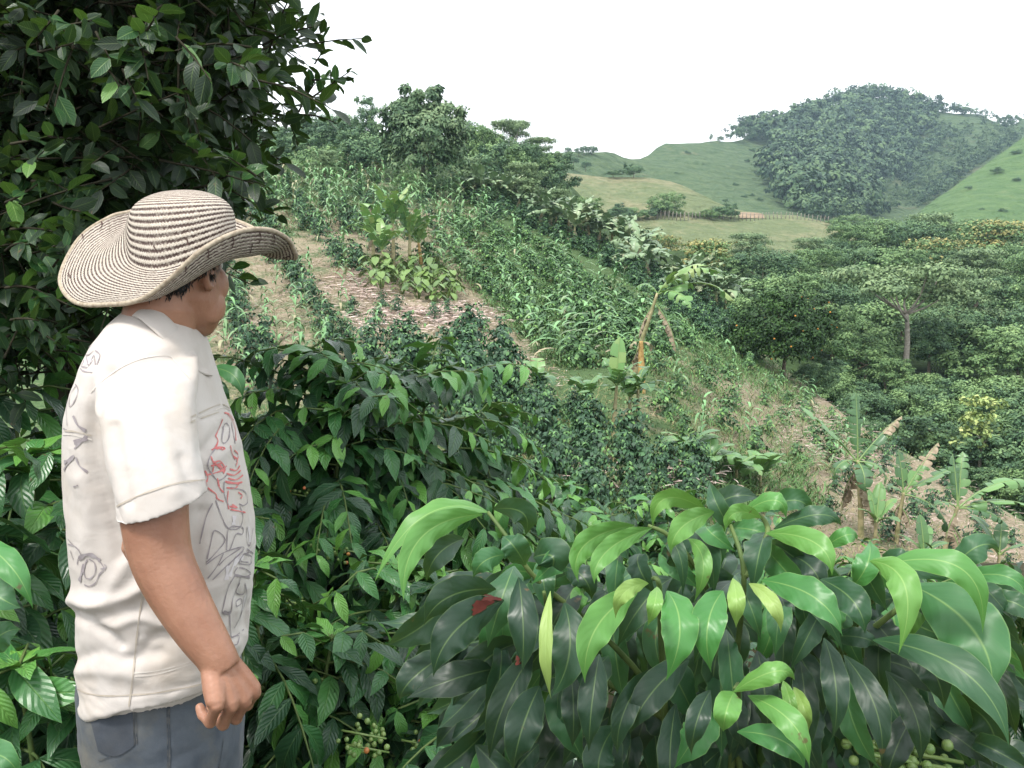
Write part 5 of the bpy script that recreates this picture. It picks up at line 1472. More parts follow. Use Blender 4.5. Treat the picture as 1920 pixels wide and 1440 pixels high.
# ---- grass, weeds and straw
M_grass = leaf_mat("grass_blade", [(0, (0.30, 0.24, 0.13)), (0.35, (0.18, 0.20, 0.08)), (0.6, (0.075, 0.14, 0.05)), (1, (0.12, 0.24, 0.08))], 0.6, 0.2)
M_straw = leaf_mat("straw_litter", [(0, (0.26, 0.175, 0.15)), (0.5, (0.54, 0.42, 0.37)), (1, (0.66, 0.56, 0.51))], 0.8, 0.15)
def cover(name, mat, label, cat, jobs, seed):
    r_ = np.random.default_rng(seed); mb = MB()
    for sl, poly, n, L, W, tint, lie, grp in jobs:
        xs = [p_[0] for p_ in poly]; ys = [p_[1] for p_ in poly]
        x = r_.uniform(min(xs), max(xs), n * 3); y = r_.uniform(min(ys), max(ys), n * 3)
        ok = np.array([in_poly(a, b, poly) and b > sl.crest(a) for a, b in zip(x, y)])
        x, y = x[ok][:n], y[ok][:n]
        d = sl.d(x, y)
        base = _c + d[:, None] * (_f + ((x - 960) / F)[:, None] * _r + ((720 - y) / F)[:, None] * _u)
        k = len(base) * grp
        pos = np.repeat(base, grp, 0) + r_.normal(size=(k, 3)) * ([.55, .55, 0.02] if lie else [.22, .22, .02])
        a = r_.uniform(0, 6.28, k)
        up = np.abs(r_.normal(size=k)) * (0.08 if lie else 1.4) + (0.03 if lie else .5)
        al = np.stack([np.cos(a), np.sin(a), up], -1)
        nn = np.tile([0, 0, 1.0], (k, 1)) + r_.normal(size=(k, 3)) * .35
        LL = L * r_.uniform(.5, 1.3, k)
        t = np.clip(r_.uniform(tint[0], tint[1], k) + np.repeat(r_.normal(size=len(base)) * .12, grp), 0, 1)
        leaves(mb, pos, al, nn, LL, W * r_.uniform(.6, 1.3, k), t, 2, 0, 'strap', 0.3 if lie else .9)
    o_ = mb.build(name, mat); tag(o_, label, cat, None, 'stuff'); return o_
WHOLE = [(360, 345), (860, 362), (1000, 398), (1200, 500), (1400, 640), (1660, 832), (1920, 990), (1920, 1100), (1000, 1000), (640, 800), (360, 800)]
cover("grass", M_grass, "short green and dry grass growing over the whole field", "grass",
      [(HILL, WHOLE, 8000, .20, .02, (.0, .62), False, 5), (HILL, MIDF + [], 3400, .34, .03, (.5, 1), False, 5), (HILL, TOPF, 1500, .35, .025, (.3, .9), False, 5), (HILL, RIGHTF, 2200, .28, .022, (.35, 1), False, 5),
       (HILL, [(1230, 560), (1400, 640), (1540, 740), (1480, 760), (1300, 680)], 1600, .32, .03, (.6, 1), False, 5), (HILL, LOWM, 1000, .22, .02, (.2, .8), False, 5), (HILL, STRIP, 900, .3, .03, (.5, .9), False, 5),
       (HILL, [(1240, 840), (1480, 860), (1560, 960), (1330, 960)], 1400, .3, .03, (.55, 1), False, 5)], 200)
cover("straw", M_straw, "pale pinkish straw and dead banana leaves strewn across the field below the banana clump", "straw",
      [(HILL, [(640, 515), (672, 500), (700, 520), (715, 560), (770, 575), (830, 565), (870, 560), (905, 585), (900, 612), (860, 600), (800, 622), (740, 600), (700, 625), (670, 600), (690, 565), (655, 560)], 1100, .42, .035, (.3, 1), True, 5),
       (HILL, [(1230, 868), (1275, 862), (1290, 890), (1240, 892)], 160, .35, .03, (.4, 1), True, 4), (HILL, [(1040, 840), (1100, 835), (1110, 880), (1030, 890)], 160, .3, .025, (.2, .8), True, 4),
       (HILL, [(520, 480), (660, 440), (660, 560), (520, 640), (440, 700), (440, 600)], 900, .30, .018, (.1, .8), True, 4), (HILL, [(1450, 720), (1640, 830), (1600, 900), (1440, 830)], 700, .3, .018, (.2, .8), True, 4),
       (HILL, [(900, 600), (1000, 690), (1020, 740), (930, 700)], 400, .3, .02, (.2, .8), True, 4), (HILL, LOWR, 600, .3, .018, (.1, .7), True, 4)], 210)
cover("ground_cover", M_tpale and leaf_mat("weed_leaf", [(0, (0.03, 0.07, 0.03)), (0.5, (0.06, 0.125, 0.045)), (1, (0.11, 0.20, 0.07))], .55, .3), "thick green weeds filling the hollow between the field and the forest", "weeds",
      [(VALLEY, [(1500, 700), (1580, 690), (1760, 760), (1760, 900), (1680, 860), (1560, 770)], 3600, .5, .26, (.2, 1), False, 4), (VALLEY, [(1700, 860), (1930, 900), (1960, 1010), (1800, 930)], 1400, .4, .2, (.3, 1), False, 4)], 220)

# ------------------------------------------------------------------ bananas
def banana_leaf(rng, mb, base, az, L, W, rise, droop, torn, tint, drytip=0.0, mat=0, fold=0.35):
    """one paddle blade along an arching midrib, split into ribbons where it is torn"""
    n = 26
    s = np.linspace(0, 1, n + 1)
    dh = np.array([math.cos(az), math.sin(az), 0])
    ang = rise - droop * s ** 1.3
    step = L / n
    pts = [np.array(base, float)]
    for i in range(n):
        pts.append(pts[-1] + step * (dh * math.cos(ang[i]) + np.array([0, 0, math.sin(ang[i])])))
    pts = np.array(pts); tan = nrm(np.gradient(pts, axis=0))
    lat = np.cross(dh, [0, 0, 1.0]); nor = nrm(np.cross(lat, tan))
    w = W * np.interp(s, [0, .12, .2, .4, .7, .9, 1], [.02, .05, .72, 1, .95, .6, .08])
    mb.add(*tube(pts, np.interp(s, [0, .2, 1], [.028, .020, .004]), 5), tint=.9, mat=0)
    for sg in (-1, 1):
        i = 2
        while i < n:
            k = int(rng.integers(1, 4)) if rng.random() < torn else int(rng.integers(4, 9))
            j = min(n, i + k)
            dr = rng.uniform(-.1, .25) + (rng.uniform(.1, 1.0) if rng.random() < torn else 0)
            sw = rng.normal() * .10
            idx = np.arange(i, j + 1); m_ = len(idx)
            shrink = np.linspace(0, 1, m_)
            c_ = rng.uniform(.82, 1.0)
            V = []
            for a_, q_ in zip(idx, shrink):
                for f_ in (0, .35, .7, 1.0):
                    ww = w[a_] * f_ * c_ * (1 - (.25 * abs(q_ - .5) * f_ if torn > .3 else 0))
                    th = fold * (1 - f_ * .6) - dr * f_ * 1.1
                    V.append(pts[a_] + lat * sg * ww * math.cos(th) + nor[a_] * ww * math.sin(th) + tan[a_] * (ww * (.12 + sw) + (.5 - q_) * step * m_ * .22 * f_ * (torn > .1)))
            idq = np.arange(m_ * 4).reshape(m_, 4)
            fq = np.stack([idq[:-1, :-1], idq[:-1, 1:], idq[1:, 1:], idq[1:, :-1]], -1).reshape(-1, 4)
            isdry = drytip > 0 and (i / n > 1 - drytip)
            mb.add(np.array(V), fq, np.clip(tint + rng.normal() * .06, 0, 1), mat=1 if isdry else 0)
            i = j
    return mb

def banana(label, loc, H, specs, seed, lean=(0, 0), stem_r=.11, rusty=False, dry=3, group=None, far=False, name='banana_plant', sucker=False):
    """pseudostem + leaves; specs: list of (azimuth deg, length, width, rise deg, droop deg, torn, tint, drytip)"""
    r_ = np.random.default_rng(seed)
    root = thing(name, label, 'banana plant', loc, 0, group)
    top = np.array([lean[0], lean[1], H])
    st = catmull([[0, 0, -.3], top * [.25, .25, .35], top * [.65, .65, .7], top], 4)
    sb = MB().add(*tube(st, np.linspace(stem_r, stem_r * .5, len(st)), 9))
    o_ = sb.build("stem", M_banrust if rusty else M_banstem, root); kids = [o_]
    mats = [M_banfar if far else M_ban, M_bandry]
    for (az, L, W, rise, droop, torn, tint, dt_) in specs:
        lb = MB(); banana_leaf(r_, lb, top - np.array([0, 0, .05]), math.radians(az), L, W, math.radians(rise), math.radians(droop), torn, tint, dt_)
        kids.append(lb.build("leaf", mats, root))
    for k in range(dry):
        db_ = MB(); az = r_.uniform(0, 6.28); zz_ = H * r_.uniform(.5, .95)
        b_ = np.array([lean[0] * zz_ / H, lean[1] * zz_ / H, zz_])
        banana_leaf(r_, db_, b_, az, H * r_.uniform(.4, .6), .22, math.radians(-50), math.radians(38), .9, .2, 1.0, fold=-.9)
        kids.append(db_.build("dry_leaf", mats, root))
    KIDS[root.name] = kids
    return root
def rs(r_, n, L, W, torn=.4, tint=(.3, .7), rise=(45, 85), droop=(60, 120)):
    a0 = r_.uniform(0, 360)
    return [(a0 + i * 137.5, L * r_.uniform(.75, 1.1), W * r_.uniform(.8, 1.1), r_.uniform(*rise), r_.uniform(*droop), torn, r_.uniform(*tint), 0) for i in range(n)]
rb = np.random.default_rng(80)
# the clump in the upper middle: tall fresh plants with young upright leaves
for i, (px, py, H, lab) in enumerate([(738, 500, 1.9, "tallest banana plant in the clump above the straw patch"), (700, 495, 1.3, "left banana plant in the clump above the straw patch"), (768, 503, 1.5, "right banana plant in the clump above the straw patch"),
                                      (720, 508, 0.9, "short banana sucker at the front of the clump above the straw patch"), (790, 500, 1.1, "banana plant with rusty stem at the right side of the clump above the straw")]):
    banana(lab, HILL.pt(px, py), H, rs(rb, 9, 2.2 if i < 1 else 1.8, .27, .3, (.6, .95), (50, 88), (30, 95)), 300 + i, (rb.normal() * .1, 0), .10, i == 4, 1)
# far rows of bananas along the field's edge
gB = "banana plants in the rows along the far edge of the field"
protos = [banana("grey green banana plant with hanging dead leaves at the far edge of the field", (0, 0, -500), 1.35, rs(rb, 11, 2.4, .36, .6, (.35, .95), (30, 85), (40, 110)), 320 + i, (0.1, 0), .13, False, 7, gB, True) for i in range(4)]
spots = [(890, 378), (1015, 425), (1030, 432), (1075, 462), (1180, 470), (1275, 575), (1315, 560), (1360, 600), (1210, 485), (905, 385), (930, 392), (955, 396), (975, 400), (1045, 440), (1065, 448), (1085, 452), (1105, 458), (1125, 465), (1145, 475), (1165, 485), (1190, 520), (1215, 532), (1285, 560), (1305, 572), (1330, 588), (1200, 505), (1345, 600)]
for i, (px, py) in enumerate(spots):
    p_ = HILL.pt(px, py)
    if i < 4:
        o_ = protos[i]; o_.location = p_; o_.scale = (.9, .9, .9)
    else:
        o_ = dup(protos[i % 4], p_, rb.uniform(0, 6.28), rb.uniform(.75, 1.0))
# the leaning tall banana with sparse wind-torn crown
banana("tall leaning banana plant with sparse torn crown and yellowed stem in mid field", HILL.pt(1185, 720), 2.75, [(0, 2.3, .36, 55, 95, .5, .85, 0), (-12, 2.5, .36, 30, 85, .45, .82, 0), (-35, 1.9, .32, 58, 70, .6, .88, 0), (160, 1.0, .28, 65, 150, .8, .7, 0), (-60, 1.7, .32, 20, 80, .7, .78, 0), (40, 1.9, .3, 45, 100, .5, .75, 0)], 340, (.70, -.1), .085, False, 2)
banana("rust brown banana stump standing right of the leaning banana's stem", HILL.pt(1203, 735), 1.5, [(200, .5, .15, 30, 160, .9, .2, 1.0), (20, .6, .15, 20, 150, .9, .2, 1.0)], 341, (-.05, 0), .13, True, 1, name='banana_stump')
# young bright bananas in the middle of the field
for i, (px, py, H, lab) in enumerate([(1010, 765, .75, "young banana plant with broad bright leaves left of the young banana group"), (1105, 812, .9, "young banana plant at the left of the bright group below the leaning banana"), (1150, 815, 1.25, "young banana plant with one upright rolled leaf below the leaning banana"),
                                      (1195, 808, 1.1, "young banana plant at the right of the bright group below the leaning banana"), (1180, 800, .8, "smallest young banana plant behind the bright group")]):
    sp = rs(rb, 7, .85, .22, .15, (.45, .8), (40, 88), (50, 120))
    if i == 2: sp.append((60, 1.2, .24, 88, 12, 0, .85, 0))
    banana(lab, HILL.pt(px, py), H, sp, 350 + i, (rb.normal() * .06, 0), .065, False, 0)
for i, (px, py, lab) in enumerate([(1330, 905, "low bright banana sucker on the left above the big foreground leaves"), (1380, 915, "low bright banana sucker in the middle above the big foreground leaves"), (1425, 925, "low bright banana sucker beside the grassy slope above the foreground leaves"), (1290, 880, "pale green broad leaved sucker left of the low banana suckers")]):
    banana(lab, HILL.pt(px, py), .5, rs(rb, 8, .95, .24, .1, (.55, .8), (35, 80), (50, 110)), 360 + i, (0, 0), .05, False, 0)
# three torn banana plants at the right
banana("tall torn banana plant with one long blade reaching left, left of the three torn bananas", HILL.pt(1615, 1010), 1.95, [(163, 1.95, .26, 48, 12, .12, .65, 0), (95, 1.7, .26, 84, 8, .95, .45, 0), (12, 1.6, .24, 50, 15, .9, .40, .45), (195, .95, .22, 20, 130, .35, .45, 0), (270, .9, .24, -10, 100, .2, .40, 0), (330, 1.0, .24, 10, 120, .6, .55, 0)], 370, (-.15, .1), .085, False, 4)
banana("short young banana plant between the first and second torn bananas", HILL.pt(1640, 1030), .7, [(60, 1.0, .17, 72, 15, 0, .8, 0), (20, .8, .16, 60, 40, 0, .75, 0), (120, .8, .16, 80, 20, 0, .75, 0), (200, .7, .16, 60, 60, 0, .65, 0), (300, .7, .16, 45, 70, 0, .6, 0)], 371, (0, 0), .06, False, 1)
banana("middle torn banana plant with a yellowing blade raised to the right", HILL.pt(1680, 1015), 1.25, [(20, 1.6, .24, 55, 10, .8, .7, .5), (10, 1.8, .26, 30, 18, .6, .6, 0), (110, 1.1, .18, 80, 10, .3, .55, 0), (150, .5, .2, 50, 80, .4, .35, 0), (335, 1.3, .18, -5, 70, .9, .3, 0)], 372, (.12, 0), .07, False, 2)
banana("right torn banana plant with pale leaning stem and long arching blades", HILL.pt(1765, 1060), 1.45, [(5, 2.1, .28, 42, 60, .65, .7, 0), (0, 2.0, .28, 18, 45, .35, .7, 0), (60, 1.4, .26, 75, 20, .5, .65, 0), (100, 1.3, .18, 80, 10, .8, .45, 0), (170, .6, .18, 40, 90, .3, .45, 0), (350, 1.3, .2, 5, 60, .6, .4, 0)], 373, (.30, 0), .07, False, 3)
banana("small broad leaved banana sucker in front of the torn bananas", HILL.pt(1730, 1075), .5, [(100, .9, .16, 80, 12, 0, .6, 0), (60, .8, .16, 60, 40, 0, .6, 0), (150, .7, .14, 55, 50, 0, .55, 0), (10, .7, .14, 45, 60, 0, .55, 0)], 374, (0, 0), .05, False, 0)
banana("banana sucker with one tall drooping blade at the right below the long arching blades", HILL.pt(1870, 1090), .7, [(120, 1.2, .2, 70, 60, .1, .45, 0), (60, .9, .18, 70, 50, 0, .5, 0), (200, .8, .16, 50, 60, 0, .5, 0), (330, .8, .16, 50, 60, 0, .5, 0)], 375, (0, 0), .06, False, 0)
# broad leaved plants on the straw
M_taro = leaf_mat("taro_leaf", [(0, (0.05, 0.10, 0.03)), (1, (0.15, 0.24, 0.06))], .4, .4)
def taro(r_):
    mb = MB(); k = 11
    a = r_.uniform(0, 6.28, k); h_ = r_.uniform(.3, .75, k)
    tip = np.stack([np.cos(a) * .35, np.sin(a) * .35, h_], -1)
    for t_ in tip: mb.add(*tube([[0, 0, -.1], t_ * [.4, .4, .7], t_], [.014, .012, .008], 4), tint=.6)
    leaves(mb, tip - np.stack([np.cos(a), np.sin(a), a * 0], -1) * .08, np.stack([np.cos(a), np.sin(a), -.35 * np.ones(k)], -1), np.tile([0, 0, 1.0], (k, 1)), r_.uniform(.26, .42, k), r_.uniform(.15, .24, k), r_.uniform(.2, 1, k), 5, 1, 'citrus', .6, .15)
    return mb.mesh("taro_plant", M_taro)
TARO = [taro(np.random.default_rng(400 + i)) for i in range(4)]
plant(TARO, "taro_plant", "plant", scatter(rng, HILL, [(690, 520), (760, 505), (850, 540), (870, 575), (800, 570), (700, 545)], .55, 26), "low broad leaved plant on the straw under the banana clump", "broad leaved plants on the straw patch", .9, 1.5)
# ------------------------------------------------------------------ near coffee bushes
def near_coffee(label, px, Y, top_py, R, seed, leaf=.14, levels=17, nstem=3, group=None, nt=6, young=.16, low=.05, hang=1.0, berries=6, spacing=.34, density=1.0, gz_=None):
    r_ = np.random.default_rng(seed)
    x = PY(px, 720, Y)[0]
    levels = int(levels * 1.25)
    zt = PY(px, top_py, Y)[2]
    g = ground_z(x, Y) if gz_ is None else gz_
    H_ = zt - g
    root = thing("coffee_bush", label, "bush", (x, Y, g), 0, group)
    mb, sb = MB(), MB()
    coffee_shrub(r_, H_, R, leaf, levels, mb, sb, nstem, spacing, nt, 1, 'coffee', young, low, hang, .012, .09, density)
    mb.build("foliage", M_coffee, root); sb.build("branches", M_greenstem, root)
    if berries:
        for k in range(berries):
            bm_ = MB(); a = r_.uniform(math.pi, 2 * math.pi); rr = R * r_.uniform(.45, .85); h_ = H_ * r_.uniform(.35, .8)
            c0 = np.array([math.cos(a) * rr, math.sin(a) * rr, h_])
            berry_cluster(r_, bm_, c0, 14)
            bm_.build("berries", [M_berry, M_berryripe], root)
    return root

_th = np.linspace(0, math.pi, 6); _ph = np.linspace(0, 2 * math.pi, 8, endpoint=False)
SPH = np.array([[math.sin(t) * math.cos(a), math.sin(t) * math.sin(a), math.cos(t)] for t in _th for a in _ph])
SPHF = np.array([(i * 8 + j, i * 8 + (j + 1) % 8, (i + 1) * 8 + (j + 1) % 8, (i + 1) * 8 + j) for i in range(5) for j in range(8)])
def berry_cluster(r_, mb, c, n, rad=.0065, spread=.022, ripe=.15):
    mb.add(*tube([c + [-.05, 0, .01], c, c + [.05, 0, -.01]], [.003, .003, .0025], 4))
    for _ in range(n):
        p_ = c + r_.normal(size=3) * spread * np.array([1.2, 1, .6])
        mb.add(SPH * rad * r_.uniform(.8, 1.15) + p_, SPHF, mat=1 if r_.random() < ripe else 0)

near_coffee("big coffee bush right of the man with glossy drooping leaves", 690, 3.3, 665, .95, 500, .145, 24, 4, berries=8)
near_coffee("coffee bush just right of the man's chest", 540, 3.0, 770, .62, 501, .15, 18, 3, berries=3)
near_coffee("coffee bush partly hidden behind the man's chest", 430, 3.3, 800, .55, 519, .15, 16, 3, berries=0)
near_coffee("coffee bush with outstretched branches on the right shoulder of the big coffee bush", 850, 3.8, 790, .82, 502, .14, 19, 4)
near_coffee("low coffee bush below the man's hand", 500, 2.15, 1080, .50, 503, .14, 12, 2, berries=2)
near_coffee("dark low coffee bush in the gap between the man and the big foreground leaves", 700, 2.45, 1060, .52, 504, .14, 13, 3, berries=4)
near_coffee("low coffee bush tucked under the left of the big foreground leaves", 860, 2.1, 1200, .50, 505, .14, 10, 2, berries=3)
near_coffee("coffee bush with hanging pale leaves right behind the big foreground leaves", 1075, 5.0, 925, .75, 506, .15, 13, 3)
near_coffee("coffee bush between the big coffee bush and the one behind the foreground leaves", 945, 5.6, 925, .7, 507, .15, 13, 3)
near_coffee("coffee bush farther right behind the foreground leaves", 1240, 5.8, 940, .75, 508, .15, 12, 3)
near_coffee("coffee bush with light leaves beyond the foreground leaves under the banana suckers", 1430, 6.2, 985, .8, 509, .15, 12, 3)
near_coffee("coffee bush below the torn bananas behind the foreground leaves", 1640, 5.6, 1060, .85, 510, .15, 11, 3)
near_coffee("bright coffee bush at the lower right edge of the picture", 1900, 2.7, 1130, .62, 511, .13, 13, 3, berries=3)
near_coffee("coffee bush in the bottom right corner bearing green berries", 1790, 1.75, 1330, .45, 512, .13, 8, 2, berries=6)
near_coffee("coffee bush behind the man's back with broad leaves", 55, 2.3, 650, .55, 513, .155, 18, 2, berries=8)
near_coffee("coffee bush at the left edge behind the man's waist", -20, 1.85, 850, .48, 514, .15, 14, 2, berries=6)
near_coffee("low coffee bush at the bottom left corner", 60, 1.65, 1230, .36, 515, .15, 8, 2, berries=3)
near_coffee("coffee bush hidden low behind the man's legs", 300, 2.6, 980, .5, 516, .14, 12, 2, berries=0)
near_coffee("coffee bush far left behind the citrus leaves", -250, 2.6, 560, .7, 517, .15, 16, 2, berries=0)
near_coffee("coffee bush between the man's shoulders and the citrus tree", 200, 3.4, 640, .6, 518, .15, 15, 2, berries=0)
# two broad leaves poking out in front of the man's chest
# ------------------------------------------------------------------ citrus tree, upper left
ct = thing("citrus_tree", "large dark citrus tree overhanging the man's hat", "tree", (PY(120, 700, 3.6)[0], 3.6, ground_z(-1.8, 3.6)))
CPOLY = [(-700, -500), (540, -520), (480, -60), (490, 40), (510, 70), (510, 120), (500, 190), (490, 230), (450, 280), (410, 310), (400, 370), (330, 440), (150, 470), (60, 420), (-60, 470), (-700, 480)]
r_ = np.random.default_rng(600)
tw, lf = MB(), MB()
base0 = np.array(ct.location)
def sprig(p0, dirv, L, n, size, tint, bright=0.05):
    pts = p0 + np.outer(np.linspace(0, 1, 5) * L, dirv); pts[:, 2] -= (np.linspace(0, 1, 5) ** 2) * L * r_.uniform(-.1, .35)
    tw.add(*tube(pts, np.linspace(.0035, .0015, 5), 4, caps=False))
    s = np.linspace(.15, 1, n)
    pos = np.stack([np.interp(s, np.linspace(0, 1, 5), pts[:, k]) for k in range(3)], -1)
    ra = rand_dirs(r_, n)
    al = nrm(dirv * .7 + nrm(np.cross(np.tile(dirv, (n, 1)), ra)) * .9 + np.array([0, 0, -.1]))
    nn = np.tile([0, 0, 1.0], (n, 1)) + r_.normal(size=(n, 3)) * .6
    l_ = size * .86 * r_.uniform(.7, 1.2, n)
    t = np.clip(r_.uniform(tint[0], tint[1], n) + (r_.random(n) < bright) * .4, 0, 1)
    leaves(lf, pos - base0, al, nn, l_, l_ * r_.uniform(.42, .55, n), t, 4, 1, 'citrus', r_.uniform(-.2, .9, n), .22, .03, r_)
cnt = 0
while cnt < 4000:
    x, y = r_.uniform(-700, 560), r_.uniform(-520, 480)
    if not in_poly(x, y, CPOLY): continue
    if (x < -150 or y < -150) and r_.random() < .5: continue
    cnt += 1
    p0 = PY(x, y, r_.uniform(2.2, 4.7))
    dv = nrm(np.array([r_.normal() + (.3 if x < 480 else -.6), r_.normal() - .4, r_.normal() * .7 + .1]))
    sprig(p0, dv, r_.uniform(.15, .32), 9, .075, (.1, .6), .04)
# sprays at the outline against the sky, and brighter front sprays
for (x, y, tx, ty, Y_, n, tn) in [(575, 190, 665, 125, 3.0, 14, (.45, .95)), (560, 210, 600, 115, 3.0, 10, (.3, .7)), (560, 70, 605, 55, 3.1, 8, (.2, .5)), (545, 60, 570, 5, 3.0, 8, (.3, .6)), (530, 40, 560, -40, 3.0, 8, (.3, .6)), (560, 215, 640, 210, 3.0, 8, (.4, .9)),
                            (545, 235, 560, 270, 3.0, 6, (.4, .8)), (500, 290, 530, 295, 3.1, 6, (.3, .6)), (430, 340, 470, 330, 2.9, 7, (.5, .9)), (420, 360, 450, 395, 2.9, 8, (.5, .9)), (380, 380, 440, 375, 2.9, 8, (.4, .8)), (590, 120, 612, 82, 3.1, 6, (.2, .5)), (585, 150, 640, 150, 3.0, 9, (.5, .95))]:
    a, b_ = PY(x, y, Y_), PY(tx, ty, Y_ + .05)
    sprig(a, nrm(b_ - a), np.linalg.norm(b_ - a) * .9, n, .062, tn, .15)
for (x, y, tx, ty) in [(110, 20, 80, 60), (120, 50, 160, 40), (140, 80, 110, 150), (180, 60, 200, 100), (265, 70, 290, 40), (230, 130, 250, 170), (190, 110, 215, 140), (60, 100, 120, 90), (250, 30, 270, 90), (280, 100, 240, 80), (330, 70, 380, 120), (20, 270, 80, 260), (60, 340, 110, 330), (10, 380, 60, 360), (100, 380, 140, 400), (20, 430, 80, 420),
                       (40, 480, 90, 470), (10, 540, 70, 520), (90, 430, 130, 420), (60, 560, 110, 545), (20, 600, 60, 590), (10, 470, 40, 440), (100, 500, 120, 470), (30, 320, 70, 300), (480, 330, 440, 300), (420, 120, 450, 110), (350, 270, 390, 290)]:
    a, b_ = PY(x, y, 1.95), PY(tx, ty, 1.9)
    sprig(a, nrm(b_ - a), np.linalg.norm(b_ - a) * 1.3, 7, .068, (.35, .85), .15)
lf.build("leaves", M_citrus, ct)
o_ = tw.build("twigs", M_twig, ct); o_.matrix_parent_inverse = Matrix.Translation(-Vector(base0))
tb = MB()
tb.add(*tube(catmull([[0, 0, -.1], [.05, .05, .8], [-.05, .1, 1.6], [.1, 0, 2.6], [.2, 0, 3.6]], 4), np.linspace(.11, .05, 17), 9))
for e in ([.7, -.4, 2.4], [.8, .1, 3.2], [-1.2, .2, 2.8], [.3, -.8, 2.9], [.6, .4, 3.6], [-.6, -.6, 3.3], [.8, -.7, 2.0]):
    tb.add(*tube(catmull([[0, .1, 1.3 + r_.random() * .6], np.array(e) * [.5, .5, .85], e], 4), np.linspace(.045, .010, 9), 6))
tb.build("trunk", M_twig, ct)
# lower citrus shrub at the left edge
cs = thing("citrus_shrub", "small leaved citrus shrub at the left edge below the citrus tree", "shrub", (PY(20, 700, 2.5)[0], 2.5, ground_z(-1.4, 2.5)))
base0 = np.array(cs.location)
tw, lf = MB(), MB()
for k in range(520):
    x, y = r_.uniform(-350, 150), r_.uniform(360, 700)
    p0 = PY(x, y, r_.uniform(2.15, 3.1)); dv = nrm(np.array([r_.normal() + .2, r_.normal() - .6, r_.normal() * .5 + .3]))
    sprig(p0, dv, r_.uniform(.1, .25), 8, .07, (.3, .72), .08)
lf.build("leaves", M_citrus, cs)
o_ = tw.build("twigs", M_twig, cs); o_.matrix_parent_inverse = Matrix.Translation(-Vector(base0))
tb = MB()
for e in ([.3, 0, 1.4], [-.3, .1, 1.5], [0, -.15, 1.2]): tb.add(*tube(catmull([[0, 0, -.1], np.array(e) * [.4, .4, .5], e], 4), np.linspace(.03, .008, 9), 6))
tb.build("trunk", M_bark, cs)

# dark undergrowth closing the ground between the bushes
mb = MB(); k = 5200
x = r_.uniform(-4, 5, k); y = r_.uniform(1.9, 8.5, k)
pos = np.stack([x, y, [ground_z(a, b_) for a, b_ in zip(x, y)] + np.abs(r_.normal(size=k)) * .22], -1)
leaves(mb, pos, np.stack([r_.normal(size=k), r_.normal(size=k), np.abs(r_.normal(size=k)) * .6], -1), np.tile([0, 0, 1.0], (k, 1)) + r_.normal(size=(k, 3)) * .4, r_.uniform(.07, .16, k), r_.uniform(.03, .07, k), r_.uniform(0, .5, k), 4, 1, 'coffee', .8, .2)
tag(mb.build("undergrowth", M_coffee), "dark leafy undergrowth on the ground between the coffee bushes", "undergrowth", None, 'stuff')

# ------------------------------------------------------------------ broad leaved shrub in the foreground
fg = thing("broad_leaved_shrub", "large glossy broad leaved shrub filling the lower right foreground", "shrub", (P(1380, 1440, 1.15)[0], 1.2, ground_z(.3, 1.2)))
